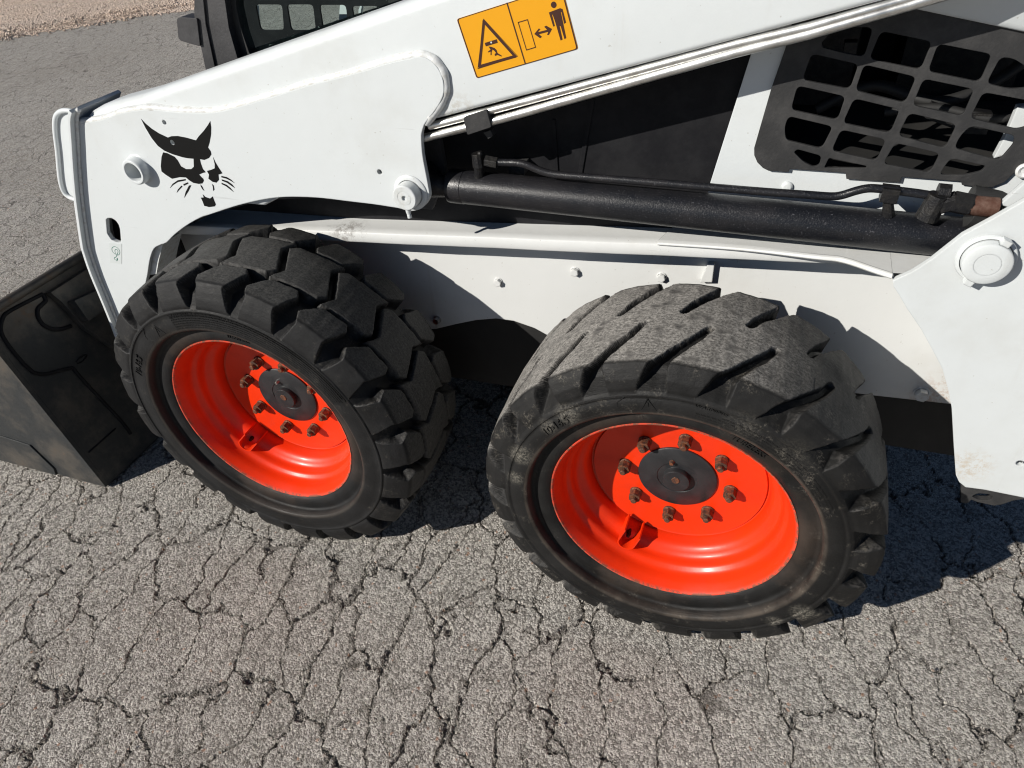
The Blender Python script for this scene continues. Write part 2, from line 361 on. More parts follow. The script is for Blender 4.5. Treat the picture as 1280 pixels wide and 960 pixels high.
# gravel verge beyond the asphalt: its edge runs from (-6.4,4.5) to (-5.2,5.9)
g = G(); A = Vector((-6.4, 4.48)); d = (Vector((-5.2, 5.87)) - A).normalized(); nrm = Vector((-d.y, d.x))
edge = []
for i in range(161):
    s_ = -60 + 120 * i / 160 if not 50 < i < 110 else -22.5 + (i - 50) * .75 / 1.0
    edge.append(s_)
edge = sorted(set([-200, -60, -30, -15] + [round(-8 + .1 * k, 2) for k in range(161)] + [15, 40, 200]))
V = []; F = []
for s_ in edge:
    wob = .10 * math.sin(s_ * 2.1) + .06 * math.sin(s_ * 5.3 + 1) + random.uniform(-.03, .03)
    p0 = A + d * s_ + nrm * wob; p1 = A + d * s_ + nrm * (wob + .5); p2 = A + d * s_ + nrm * 300
    V += [(p0.x, p0.y, -.004), (p1.x, p1.y, .02), (p2.x, p2.y, .03)]
for i in range(len(edge) - 1):
    for k in (0, 1): F.append((i * 3 + k, (i + 1) * 3 + k, (i + 1) * 3 + k + 1, i * 3 + k + 1))
gp = mk('gravel_verge', V, F, gravelm); gp['kind'] = 'structure'
me = gp.data
if me.polygons[0].normal.z < 0: me.flip_normals()
# gravel stones: one stuff mesh
base = np.array([(1, 0, 0), (-1, 0, 0), (0, 1, 0), (0, -1, 0), (0, 0, 1), (0, 0, -1)], float); tri = np.array([(0, 2, 4), (2, 1, 4), (1, 3, 4), (3, 0, 4), (2, 0, 5), (1, 2, 5), (3, 1, 5), (0, 3, 5)])
N = 26000; u = rng.uniform(-6, 9, N); v = rng.exponential(1.6, N) + rng.normal(0, .05, N) - .03; keep = v < 7; u, v = u[keep], v[keep]; N = len(u)
P = np.stack([A.x + d.x * u + nrm.x * v, A.y + d.y * u + nrm.y * v, np.where(v < .1, .0, .018)], 1)
sz = rng.uniform(.006, .018, N)[:, None, None]; ang = rng.uniform(0, 6.28, N); ca, sa = np.cos(ang), np.sin(ang)
B = base[None] * (1 + rng.uniform(-.35, .35, (N, 6, 1))) * np.stack([rng.uniform(.7, 1.4, N), rng.uniform(.7, 1.2, N), rng.uniform(.5, .9, N)], 1)[:, None]
Bx = B[..., 0] * ca[:, None] - B[..., 1] * sa[:, None]; By = B[..., 0] * sa[:, None] + B[..., 1] * ca[:, None]
B = np.stack([Bx, By, B[..., 2]], -1) * sz + P[:, None]
me = bpy.data.meshes.new('gravel_stones'); me.from_pydata(B.reshape(-1, 3).tolist(), [], (tri[None] + 6 * np.arange(N)[:, None, None]).reshape(-1, 3).tolist()); me.materials.append(gravelm)
o = bpy.data.objects.new('gravel_stones', me); C.objects.link(o); o['kind'] = 'stuff'; o['label'] = 'coarse brown gravel lying beyond the asphalt edge'; o['category'] = 'gravel'

# loose pebbles on the asphalt
def pebble(name, loc, size, label, group=None, mat=stonem):
    V = base * np.array(size) * (1 + rng.uniform(-.25, .25, (6, 1)))
    o = mk(name, V, tri.tolist(), mat, smooth=True)
    md = o.modifiers.new('round', 'SUBSURF'); md.levels = 2; md.render_levels = 2
    o.location = loc; o.rotation_euler = (0, 0, random.uniform(0, 6)); o['label'] = label; o['category'] = 'stone'
    if group: o['group'] = group
    return o

# ------------------------------------------------------------------ the loader
L = bpy.data.objects.new('skid_steer_loader', None); C.objects.link(L)
L['label'] = 'white skid steer loader with orange-red wheel rims and a dark bucket at its front'; L['category'] = 'skid steer loader'
L.location = (0, 0, 0)

# ---- tyres: heightfield over (angle, s); s = width position over the crown, negative down the outer wall
PITCH = 360 / 21
def tyre_mesh(name, R, worn, mat):
    # tables: s, y_top, r_top, y_base, r_base
    if worn:
        T = [(-.058, -.0245, R - .052, -.0245, R - .052), (-.050, -.0250, R - .045, -.0195, R - .049), (-.035, -.0225, R - .030, -.0080, R - .043), (-.018, -.0150, R - .015, .0040, R - .036),
             (-.006, -.0090, R - .0065, .010, R - .0300), (.0, -.0030, R - .0048, .014, R - .0270), (.03, .030, R - .0022, .036, R - .0190), (.07, .070, R - .0005, .07, R - .0120), (.1125, .1125, R, .1125, R - .0120)]
    else:
        T = [(-.062, -.0245, R - .064, -.0245, R - .064), (-.054, -.0260, R - .057, -.0215, R - .060), (-.040, -.0230, R - .042, -.0100, R - .050), (-.022, -.0160, R - .024, -.0005, R - .041),
             (-.008, -.0090, R - .0105, .010, R - .036), (.002, -.0005, R - .0075, .014, R - .0335), (.03, .030, R - .0035, .034, R - .0285), (.07, .070, R - .0008, .07, R - .0260), (.1125, .1125, R, .1125, R - .0255)]
    T = np.array(T); Tm = T[::-1][1:].copy(); Tm[:, 0] = .225 - Tm[:, 0]; Tm[:, 1] = .225 - Tm[:, 1]; Tm[:, 3] = .225 - Tm[:, 3]
    T = np.vstack([T, Tm])
    smin, smax = T[0, 0], T[-1, 0]; ns = 150; s = np.linspace(smin, smax, ns); NT_ = 1320
    th = np.arange(NT_) * 360 / NT_
    tab = [np.interp(s, T[:, 0], T[:, k]) for k in (1, 2, 3, 4)]
    if not worn:
        for k in range(4): tab[k][1:-1] = (tab[k][:-2] + 2 * tab[k][1:-1] + tab[k][2:]) / 4
    TH, SS = np.meshgrid(th, s, indexing='ij')
    kk = R * math.pi / 180                             # metres per degree
    def wob(a, b, f1, f2, amp):                        # cheap edge wobble
        return amp * (np.sin(a * f1 + b * f2 * 40 + 1.3) * np.sin(a * f2 * .7 - b * f1 * 55 + .4))
    THw = TH + wob(TH, SS, 1.9, 2.3, .09) + wob(TH, SS, 5.1, 3.3, .05); SSw = SS + wob(SS * 300, TH * .01, .8, 1.1, .0005)
    def sdf(poly, a0):                                 # signed distance to polygon (deg, s) shifted by a0; <0 inside; metres
        P = np.array([((x) * kk, y) for x, y in poly]); da = ((THw - a0 + PITCH / 2) % PITCH - PITCH / 2)
        best = None
        for sh in (-PITCH, 0, PITCH):
            px = (da + sh) * kk; py = SSw; dmin = np.full(px.shape, 1e9); ins = np.zeros(px.shape, bool)
            for i in range(len(P)):
                x0, y0 = P[i]; x1, y1 = P[(i + 1) % len(P)]; ex, ey = x1 - x0, y1 - y0
                t = np.clip(((px - x0) * ex + (py - y0) * ey) / (ex * ex + ey * ey), 0, 1)
                dd = (px - x0 - t * ex) ** 2 + (py - y0 - t * ey) ** 2; dmin = np.minimum(dmin, dd)
                c = ((y0 > py) != (y1 > py)); xi = x0 + (py - y0) / (ey if abs(ey) > 1e-9 else 1e-9) * ex; ins ^= c & (px < xi)
            v = np.sqrt(dmin) * np.where(ins, -1, 1); best = v if best is None else np.minimum(best, v)
        return best
    if worn:
        outer = [(-1.2, .0955), (-.5, .0978), (.3, .095), (2.8, .066), (6.9, .030), (9.9, .006), (12.0, -.008), (16.2, -.060), (7.6, -.060), (7.9, -.010), (6.7, .005), (4.9, .024), (1.3, .060)]
        outer = [(a + .3, b) for a, b in outer]
        inner = [(-a, .225 - b) for a, b in outer]
        cut = np.minimum(sdf(outer, 34.4), sdf(inner, 41.6))
        # cracks and torn notches
        m = np.clip((cut + .0005) / .0035, 0, 1)
    else:
        cen = [(10.5, .150), (8, .166), (-4.5, .171), (-8, .177), (-5.5, .141), (-10.5, .075), (-8, .059), (4.5, .054), (8, .048), (5.5, .084)]
        lug = [(7.5, .013), (2.7, .050), (-6.3, .054), (-7.8, .038), (-4.4, -.012), (-6.8, -.060), (-7.4, -.075), (7.9, -.075), (7.6, -.060), (5.8, -.012)]
        inn = [(-a, .225 - b) for a, b in lug]
        dd = np.minimum(np.minimum(sdf(cen, 15.0), sdf(lug, 1.36)), sdf(inn, 11.6))
        m = np.clip((-dd + .0012) / .0042, 0, 1)
    m = m * m * (3 - 2 * m)
    Yv = tab[2] + (tab[0] - tab[2]) * m; Rv = tab[3] + (tab[1] - tab[3]) * m
    # scuffed, uneven surface
    nz = wob(TH, SS, .35, .5, 1.) + .6 * wob(TH, SS, .9, 1.2, 1.)
    Rv = Rv + nz * (.0007 if worn else .0006)
    if worn: Rv = Rv + .0011 * m * np.sin(np.radians(TH) * 3 + 1) - .0010 * m * (np.abs(((TH * 1.0 + 7) % 43) - 21) < .18) * ((SS > .02) & (SS < .08))
    # remaining sidewall (outer) and inner side, single profile
    so = [(-.0250, R - .0600) if worn else (-.0250, R - .068), (-.0268, .2935), (-.0272, .2800), (-.0275, .2690), (-.0262, .2648), (-.0235, .2622), (-.0120, .2600), (-.0065, .2585), (-.0060, .2520), (-.0078, .2440), (-.0072, .2350), (-.0040, .2272), (-.0005, .2232), (.0050, .2200), (.012, .2170)]
    if worn: so[1] = (-.0265, .2945)
    ribr = so[0][1]
    so = [(-.0262, ribr + .0035), (-.0276, ribr + .0015), (-.0262, ribr - .0015), (-.0250, ribr - .0040)] + so[1:]
    so = np.array(so); side_o = so[::-1]; side_i = so.copy(); side_i[:, 0] = .225 - side_i[:, 0]
    cols_y = [np.broadcast_to(side_o[:, 0], (NT_, len(side_o))), Yv, np.broadcast_to(side_i[:, 0], (NT_, len(side_i)))]
    cols_r = [np.broadcast_to(side_o[:, 1], (NT_, len(side_o))), Rv, np.broadcast_to(side_i[:, 1], (NT_, len(side_i)))]
    Yt = np.concatenate(cols_y, 1); Rt = np.concatenate(cols_r, 1); w_ = Yt.shape[1]
    T2 = np.radians(np.broadcast_to(th[:, None], Yt.shape))
    V = np.stack([Rt * np.cos(T2), Yt, Rt * np.sin(T2)], -1).reshape(-1, 3)
    I = np.arange(NT_ * w_).reshape(NT_, w_); J = np.roll(I, -1, 0)
    Q = np.stack([I[:, :-1].ravel(), J[:, :-1].ravel(), J[:, 1:].ravel(), I[:, 1:].ravel()], 1)
    me = np_mesh(name, V, Q, mat)
    wear = np.zeros(Yt.shape); k0 = len(side_o); cw = np.clip((SS + .004) / .006, 0, 1) * np.clip((.229 - SS) / .006, 0, 1); wear[:, k0:k0 + ns] = np.clip((m - .93) / .07, 0, 1) * cw
    edge = np.zeros(Yt.shape); edge[:, k0:k0 + ns] = np.clip((m - .55) / .25, 0, 1) * np.clip((.999 - m) / .08, 0, 1)
    ae = me.attributes.new('edge', 'FLOAT', 'POINT'); ae.data.foreach_set('value', edge.ravel().astype(np.float32))
    at = me.attributes.new('wear', 'FLOAT', 'POINT'); at.data.foreach_set('value', wear.ravel().astype(np.float32))
    me.set_sharp_from_angle(angle=math.radians(50)) if False else None
    return me

def text_mesh(s, size):
    cu = bpy.data.curves.new('t', 'FONT'); cu.body = s; cu.size = size; cu.extrude = .0005; cu.align_x = 'CENTER'; cu.align_y = 'CENTER'; cu.resolution_u = 2
    o = bpy.data.objects.new('t', cu); C.objects.link(o); dg = bpy.context.evaluated_depsgraph_get(); me = bpy.data.meshes.new_from_object(o.evaluated_get(dg))
    V = [tuple(v.co) for v in me.vertices]; F = [tuple(q.vertices) for q in me.polygons]
    bpy.data.objects.remove(o); bpy.data.curves.remove(cu); bpy.data.meshes.remove(me); return V, F
def ring_text(g, s, size, ang, r, y, flip=False, slant=0., thick=.0012, yfun=None):
    V, F = text_mesh(s, size); out = []
    for x, yy, z in V:
        x += slant * yy
        if flip: a = math.radians(ang) + x / r; rr = r - yy
        else: a = math.radians(ang) - x / r; rr = r + yy
        y0 = yfun(rr) if yfun else y
        out.append((rr * math.cos(a), y0 - thick / 2 - z / .0005 * thick / 2, rr * math.sin(a)))
    g.add(out, F)

DISC = .105
def rim_prof():
    return [(.2170, .0120), (.2225, .0030), (.2238, .0002), (.2228, -.0022), (.2205, -.0016), (.2178, .0030), (.2150, .0090), (.2120, .0150), (.2098, .0215), (.2085, .0290), (.2075, .0360),
            (.2040, .0420), (.1995, .0452), (.1965, .0500), (.1955, .0570), (.1950, .0630), (.1915, .0690), (.1850, .0730), (.1790, .0770), (.1745, .0830), (.1725, .0900), (.1715, .0990), (.1700, DISC + .0015), (.1670, DISC + .0030), (.1650, DISC - .0008), (.1625, DISC)]
def wheel(R, worn, ph, cx, cz, side=1, src=None):
    mat = rub_old if worn else rub_new
    g = G(); pr = rim_prof(); pr = pr + [(.12, DISC), (.074, DISC), (.074, DISC + .02)]
    g.lathe(pr, 160)
    g.lathe([(.16, DISC + .012), (.19, DISC + .03), (.205, .2), (.222, .225)][::1], 64)
    wh = g.make('wheel', red, L, smooth=True); wh.location = (cx, 0, cz)
    wh['label'] = 'worn, dust-grey rear wheel' if worn else 'front wheel with deep chunky tread blocks'
    ty = bpy.data.objects.new('tyre', tyre_mesh('tyre', R, worn, mat)); C.objects.link(ty); ty.parent = wh
    ty['label'] = 'smooth worn tyre with shallow slanting grooves' if worn else 'black tyre with deep interlocking tread blocks'
    # hub cap
    g = G(); D = DISC - .0005
    g.lathe([(.0755, D + .004), (.0755, D - .0030), (.0735, D - .0045), (.0385, D - .0045), (.0380, D - .0033), (.0262, D - .0033), (.0262, D - .0130), (.0250, D - .0150), (.0105, D - .0155), (.0, D - .0150)], 56)
    hb = g.make('hub_cap', hubm, wh, smooth=True)
    g = G(); g.tube([(-.012, D - .004, .040), (-.012, D - .012, .040)], [.0055, .0035], 10); g.make('grease_nipple', rust if worn else silver, wh)
    g = G(); g.tube([(-.001, D - .0150, .004), (-.001, D - .0168, .004)], [.0085, .0075], 9); g.make('hub_plug', rust, wh)
    for k in range(8):
        a = ph - k * math.pi / 4; g = G(); x, z = .1016 * math.cos(a), .1016 * math.sin(a); tw = random.uniform(0, 1.)
        def hexr(r): return [(x + r * math.cos(tw + j * math.pi / 3), z + r * math.sin(tw + j * math.pi / 3)) for j in range(6)]
        g.lathe([(.0128, DISC + .001), (.0128, DISC - .0035), (.0105, DISC - .0050)], 16, (x, 0, z))
        g.plate(hexr(.0122), DISC - .0205, DISC - .0045)
        g.lathe([(.0, DISC - .0300), (.0050, DISC - .0300), (.0062, DISC - .0285), (.0062, DISC - .0200)], 10, (x, 0, z))
        g.make('lug_nut', rust, wh)
    # valve guard strap
    vx, vz = (-.081, -.158) if worn else (-.124, -.136)
    ua = math.atan2(vz, vx); g = G(); er = Vector((math.cos(ua), 0, math.sin(ua))); et = Vector((-er.z, 0, er.x)); cc = Vector((vx, 0, vz)) * 1.0
    prof = []
    for j in range(15):
        t = -math.pi * .5 + math.pi * j / 14; prof.append((math.sin(t) * .0185, math.cos(t) * .0185))
    prof = [(-.0185, -.022)] + prof + [(.0185, -.022)]
    Vn = []
    for yy, sc in ((.052, 1.), (.098, 1.)):
        for a_, b_ in prof: q = cc + et * a_ + er * b_; Vn.append((q.x, yy - (.010 if b_ > 0 and yy < .06 else 0), q.z))
        for a_, b_ in prof: q = cc + et * a_ * .86 + er * (b_ * .86 if b_ > 0 else b_); Vn.append((q.x, yy - (.010 if b_ > 0 and yy < .06 else 0), q.z))
    n = len(prof); F = []
    for j in range(n - 1):
        F += [(j, j + 1, n + j + 1, n + j), (j, 2 * n + j, 2 * n + j + 1, j + 1), (n + j, n + j + 1, 3 * n + j + 1, 3 * n + j)]
    F += [(0, n, 3 * n, 2 * n), (n - 1, 3 * n - 1, 4 * n - 1, 2 * n - 1)]
    g.add(Vn, F)
    g.make('valve_guard', red, wh)
    g = G(); q = cc + er * .002
    g.tube([(q.x, .100, q.z), (q.x, .066, q.z)], .0042, 10); g.tube([(q.x, .070, q.z), (q.x, .062, q.z)], [.0052, .0035], 10)
    g.make('valve_stem', darkmet, wh)
    # moulded lettering
    g = G(); yb = -.0268
    if worn:
        ring_text(g, '10-16.5', .021, 135, .2825, yb, slant=.2, thick=.0026)
        ring_text(g, 'WARNING', .0105, 80, .2965, yb + .001, thick=.0014)
        ring_text(g, 'TUBELESS', .0150, 62, .2445, -.0070, slant=.15, thick=.0030)
        rows = [(.2865, 76, 26)] + [(.2865 - .0052 * k, 84, 24) for k in range(1, 4)]
        ta = 99
    else:
        ring_text(g, '10-16.5', .021, 152, .2860, yb, slant=.3, thick=.0026)
        rows = [(.3030 - .0052 * k, 110, 30) for k in range(7)]
        ring_text(g, 'TUBELESS', .0125, 82, .2445, -.0070, slant=.15, thick=.0026)
        ta = 121
    for r_, a0, a1 in rows:                          # very fine moulded print, too small to read
        a = a0
        while a > a1:
            l_ = random.choice((.6, .9, 1.2, 1.6))
            for jx in np.arange(0, l_, .34):
                b0, b1 = math.radians(a - jx), math.radians(a - jx - .22); q0, q1 = r_ - .0014, r_ + random.choice((.0006, .0014, .0014))
                Vb = [(q * math.cos(b), yb + dy, q * math.sin(b)) for dy in (.0006, -.0009) for q, b in ((q0, b0), (q1, b0), (q1, b1), (q0, b1))]
                g.add(Vb, [(4, 5, 6, 7), (0, 4, 7, 3), (1, 2, 6, 5), (0, 1, 5, 4), (3, 7, 6, 2)])
            a -= l_ + .35
    # triangle mark and band outline
    t0 = math.radians(ta); rr0 = .2700; tri_ = [(0, .026), (-.012, .002), (.012, .002)]
    if worn: tri_ = [(0, .026), (-.012, .004), (.012, .004)]
    P3 = [((rr0 + b) * math.cos(t0 - a / rr0), yb - .0004, (rr0 + b) * math.sin(t0 - a / rr0)) for a, b in tri_]
    g.tube(P3 + [P3[0]], .0011, 6)
    g.tube([((rr0 + b) * math.cos(t0), yb - .0004, (rr0 + b) * math.sin(t0)) for b in (.010, .019)], .0009, 6)
    for r_, a0, a1 in ((.3005 if worn else .3060, ta + 7, ta + 75), (.2715, ta + 7, ta + 75)):
        g.tube([(r_ * math.cos(math.radians(a0 + (a1 - a0) * j / 40)), yb - .0001, r_ * math.sin(math.radians(a0 + (a1 - a0) * j / 40))) for j in range(41)], .0008, 5)
    bo = .3005 if worn else .3060
    pl = [(bo, ta + 7), ((bo + .2715) / 2 + .004, ta + 10), ((bo + .2715) / 2 - .004, ta + 10.5), (.2715, ta + 7)]
    g.tube([(r_ * math.cos(math.radians(a)), yb - .0001, r_ * math.sin(math.radians(a))) for r_, a in pl], .0008, 5)
    lt = g.make('sidewall_lettering', mat, wh); lt['kind'] = 'stuff'
    return wh
wr = wheel(.360, True, 1.492, .8903, .358)
wf = wheel(.3745, False, -.283, 0, .371)
for src, cx, cz in ((wr, .8903, .358), (wf, 0, .371)):                # far side wheels
    c_ = src.copy(); C.objects.link(c_); c_.parent = L; c_.location = (cx, 1.50, cz); c_.rotation_euler = (0, 0, math.pi)
    for ch in list(src.children):
        k_ = ch.copy(); C.objects.link(k_); k_.parent = c_

# ---- chassis -------------------------------------------------------
zr = lambda x: .7065 + .0697 * x
zrb = lambda x: .6825 + .0685 * x
WY = .355
wall_bot = [(0.103,0.408),(0.2161,0.4221),(0.2713,0.4337),(0.3265,0.4564),(0.3794,0.4762),(0.43,0.4887),(0.4726,0.489),(0.5215,0.4775),(0.5658,0.4566),(0.6175,0.4283),(0.6913,0.4018),(0.8159,0.404),(1.0913,0.4278),(1.2247,0.4333),(1.3631,0.4412),(1.4931,0.4469)]
wall_bot = [(-.42, .30), (-.20, .36)] + [q for q in wall_bot if q[0] > -.15]
wl = wall_bot + [(1.62, zrb(1.62)), (-.42, zrb(-.42))]
g = G(); g.plate(wl, WY, WY + .008)
# the rail that overhangs the wall: rounded section lofted along X
sec = [(0.002, .0), (0, .004), (0, .018), (.0015, .0225), (.005, .0245), (.02, .0252), (.072, .0262), (.085, .030), (.085, -.03), (.06, -.03), (.06, .0)]
xs_ = np.linspace(-.40, 1.50, 40); V = []; F = []
for x in xs_:
    jit = .0007 * math.sin(x * 17) + .0004 * math.sin(x * 41)
    for a, b in sec: V.append((x, .270 + a + jit, zrb(x) + b * (zr(x) - zrb(x)) / .0245))
m = len(sec)
for i in range(len(xs_) - 1):
    for k in range(m): F.append((i * m + k, (i + 1) * m + k, (i + 1) * m + (k + 1) % m, i * m + (k + 1) % m))
F += [tuple(range(m)), tuple(reversed(range((len(xs_) - 1) * m, len(xs_) * m)))]
g.add(V, [tuple(reversed(f)) for f in F])
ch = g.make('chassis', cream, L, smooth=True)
# deck plate widening outwards to the rear panel
dk = [(0.7851,0.3004),(0.7976,0.2653)] + [(0.9444,0.2571)] + [(1.0666,0.2365)] + [(1.1034,0.2251)] + [(1.1471,0.1889)] + [(1.1681,0.1709)]
dko = smooth_line(dk[1:], 6)
dko = [(x, y + .0175 * (max(0., x - 1.03) / .138) ** 2) for x, y in dko]
V = []; F = []; n = len(dko)
zd = lambda x: .7145 + .0655 * x
for x, y in dko:
    e_ = max(0., min(1., (x - .98) / .12)); V += [(x, y + .003, zd(x) - .007), (x, y, zd(x) - .004), (x, y + .0015, zd(x) - .001 + .002 * e_), (x, y + .006, zd(x) + .002 * e_), (x, y + .010, zd(x) + .0005), (x + (.02 if x < 1.1 else .0), .345, zd(x) + .001)]
for i in range(n - 1):
    for k in range(5): F.append((i * 6 + k, (i + 1) * 6 + k, (i + 1) * 6 + k + 1, i * 6 + k + 1))
F.append((0, 1, 2, 3, 4, 5)); k = len(V); xe, ye = dko[-1]
V += [(xe, ye + .006, zd(xe) + .002), (xe + .3, .196, zd(xe + .3)), (xe + .3, .345, zd(xe + .3)), (xe, .345, zd(xe) + .001)]; F.append((k, k + 1, k + 2, k + 3))
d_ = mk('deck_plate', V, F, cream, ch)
# bolts on the wall
def bolt(g, x, y, z, r=.0085, h=.009):
    g.lathe([(r * 1.25, .001), (r * 1.25, -.0015), (r, -.002)], 14, (x, y, z)); a0 = random.uniform(0, 1)
    g.plate([(x + r * math.cos(a0 + j * math.pi / 3), z + r * math.sin(a0 + j * math.pi / 3)) for j in range(6)], y - h, y - .001)
for (x, z) in [(0.4444,0.5869),(0.6184,0.6352),(0.7956,0.6454)]:
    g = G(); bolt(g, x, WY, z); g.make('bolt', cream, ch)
for (x, z) in [(1.3067,0.457)]:
    g = G(); bolt(g, x, WY, z, .012, .014); g.make('bolt', weldm, ch)
for (x, z) in [(0.2798,0.4625)]:
    g = G(); bolt(g, x, WY, z, .008, .012); g.make('bolt', silver, ch)
q = [(0.8713,0.65),(0.8937,0.653),(0.894,0.6931),(0.8822,0.6917)]
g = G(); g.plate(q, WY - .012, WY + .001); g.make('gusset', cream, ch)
# black lower housing behind the wall
g = G(); V = []
g.plate([(-.45, .262), (1.52, .302), (1.55, .62), (-.45, .60)], WY + .016, WY + .05)
g.box((.52, .77, .45), (1.9, .68, .34)); g.box((.30, .76, .78), (1.3, .78, .30)); g.box((.55, .70, .235), (1.5, .40, .12))  # unseen filler boxes, added to block light under the machine
g.tube([(.8903, .13, .358), (.8903, 1.37, .358)], .055, 20); g.tube([(0, .13, .371), (0, 1.37, .371)], .055, 20)
g.lathe([(.10, .0), (.10, .03), (.13, .03), (.13, .05)], 32, (.8903, WY - .045, .358)); g.lathe([(.10, .0), (.10, .03), (.13, .03), (.13, .05)], 32, (0, WY - .045, .371))
g.make('axle_housing_and_light_blocks', frameblk, ch, smooth=True)
# far wall of the chassis
g = G(); g.plate([(x, z) for x, z in wl], 1.137, 1.145); g.make('far_side_wall', white, ch)

# ---- black side panel and white side panel ------------------------------
g = G()
bp_top = lambda x: 1.025 + .25 * (x + .054)
g.plate([(-.42, .70), (.96, .745), (.985, bp_top(.985)), (-.02, .99), (-.28, .90), (-.42, .84)], .330, .338)
g.plate([(.62, .775), (.628, .775), (.70, 1.19), (.692, 1.19)], .3275, .331)
g.plate([(0.5881,0.9521),(0.594,0.9524),(0.5969,0.8464),(0.5906,0.846)], .3275, .331)
sp = g.make('black_side_panel', blackp, L)
mesh_out = [(0.9666,1.1608),(0.9618,1.0934),(0.9487,1.0255),(0.9414,0.9705),(0.9367,0.9344),(0.9384,0.9227),(0.9449,0.9112),(0.9549,0.9025),(0.9642,0.8985),(0.995,0.8987),(0.9953,0.904),(1.0789,0.9035),(1.082,0.8938),(1.1588,0.8939),(1.1588,0.9029),(1.2399,0.902),(1.2425,0.8966),(1.2672,0.8954),(1.2818,0.896),(1.2956,0.9051),(1.305,0.9236),(1.3123,0.9349),(1.3381,0.9577),(1.3382,1.0499),(1.2924,1.1986),(1.0912,1.2294),(0.9691,1.2052)]
open_ = [(0.9725,1.1857),(0.9554,1.026),(0.9453,0.9417),(0.9524,0.9092),(0.9674,0.9008),(1.0587,0.9047),(1.1402,0.9016),(1.2387,0.9033),(1.2841,0.8999),(1.2992,0.9365),(1.3201,1.0381),(1.2741,1.1813),(1.096,1.2112)]
wp = [(0.9132,1.0776),(0.8739,0.869),(0.8682,0.8189),(1.0289,0.8004),(1.181,0.7802),(1.2968,0.7793),(1.4605,0.8255),(1.402,1.09),(1.3098,1.1978),(1.1162,1.2018),(0.938,1.2054)]
g = G(); g.plate(wp, .303, .311, holes=[open_]); wpn = g.make('white_side_panel', white, L)
for x, z in [(0.9968,0.8717)]:
    g = G(); g.lathe([(.009, .001), (.009, -.003), (.006, -.006), (0, -.0065)], 20, (x, .303, z)); g.make('rivet', white, wpn, smooth=True)
for x, z in [(1.3143,0.9243)]:
    g = G(); g.lathe([(.011, .001), (.011, -.003), (.008, -.0045), (.005, -.003), (.004, -.002), (0, -.002)], 20, (x, .297, z)); g.make('bolt', weldm, wpn, smooth=True)
# screen with its rounded openings
H = []
Hs = [
 [(1.0076,1.0917),(1.0165,1.1054),(1.0376,1.1138),(1.0711,1.1129),(1.0681,1.0743),(1.0391,1.0791),(1.0101,1.0859)],
 [(0.997,1.0776),(1.0631,1.0642),(1.0589,1.0294),(0.9908,1.0404)],
 [(1.0819,1.1085),(1.1492,1.0957),(1.1449,1.0588),(1.075,1.0715)],
 [(1.1568,1.0934),(1.226,1.081),(1.2221,1.0443),(1.1542,1.0566)],
 [(1.2365,1.078),(1.2533,1.0759),(1.2785,1.0614),(1.2942,1.0408),(1.2601,1.0363),(1.2301,1.0429)],
 [(0.9853,1.0325),(1.0551,1.0192),(1.051,0.984),(0.9821,0.9964)],
 [(1.07,1.0643),(1.1419,1.0491),(1.1366,1.0126),(1.0663,1.0277)],
 [(1.1511,1.0472),(1.2187,1.0349),(1.2148,0.9977),(1.1463,1.0098)],
 [(1.2297,1.0316),(1.2981,1.0207),(1.2999,0.9882),(1.2866,0.9822),(1.2241,0.9951)],
 [(0.9805,0.9871),(1.0468,0.9743),(1.0372,0.9393),(0.9818,0.9497),(0.9771,0.9716)],
 [(1.0669,1.017),(1.1322,1.0035),(1.1273,0.9684),(1.0591,0.9799)],
 [(1.1448,0.9993),(1.211,0.9855),(1.2056,0.9503),(1.1382,0.9652)],
 [(1.2279,0.9853),(1.2862,0.974),(1.2898,0.9627),(1.2793,0.9363),(1.2169,0.951),(1.2186,0.9678)],
 [(0.997,0.9316),(1.0018,0.9366),(1.0393,0.9282),(1.0382,0.9132),(1.0308,0.9095),(1.0151,0.916)],
 [(1.0585,0.9704),(1.1244,0.9588),(1.1183,0.9255),(1.0516,0.937)],
 [(1.1374,0.9546),(1.2011,0.9425),(1.1959,0.912),(1.128,0.9214)],
 [(1.216,0.9366),(1.2653,0.9278),(1.2621,0.9192),(1.2429,0.912),(1.2078,0.9094)],
 [(1.0502,0.9258),(1.1061,0.9167),(1.107,0.9128),(1.046,0.9093)]]
for i, h in enumerate(Hs): H.append(rnd_poly(h, .0085 if i < 17 else .003, 4))
# more openings above, hidden behind the arm from here
g = G(); g.plate(mesh_out, .2965, .3018, holes=H); g.make('engine_screen', meshm, L)
# engine bay behind
eb = G()
eb.add([(.86, .80, .80), (1.75, .80, .84), (1.75, .80, 1.60), (.86, .80, 1.60)], [(0, 1, 2, 3)])
eb.add([(.935, .34, .70), (.935, .80, .70), (.935, .80, 1.6), (.935, .34, 1.6)], [(0, 1, 2, 3)])
eb.add([(.93, .315, .862), (1.75, .315, .872), (1.75, .52, .955), (.93, .52, .94)], [(0, 1, 2, 3)], 1)
eb.add([(.93, .52, .94), (1.75, .52, .955), (1.75, .80, .90), (.93, .80, .88)], [(0, 1, 2, 3)])
eb.add([(.90, .312, 1.36), (1.75, .312, 1.40), (1.75, .82, 1.40), (.90, .82, 1.36)], [(0, 1, 2, 3)])
bay = eb.make('engine_bay', [frameblk, frameblk], L)
g = G(); g.box((1.02, .60, 1.02), (.10, .20, .16)); g.box((1.24, .66, 1.03), (.18, .16, .22)); g.make('engine_block', darkmet, bay)
g = G(); g.tube(smooth_line([(1.02, .40, .965), (1.10, .42, 1.00), (1.20, .40, .985), (1.30, .45, 1.03), (1.36, .5, 1.12)], 8), .009, 10); g.make('hose', rubberhose, bay, smooth=True)
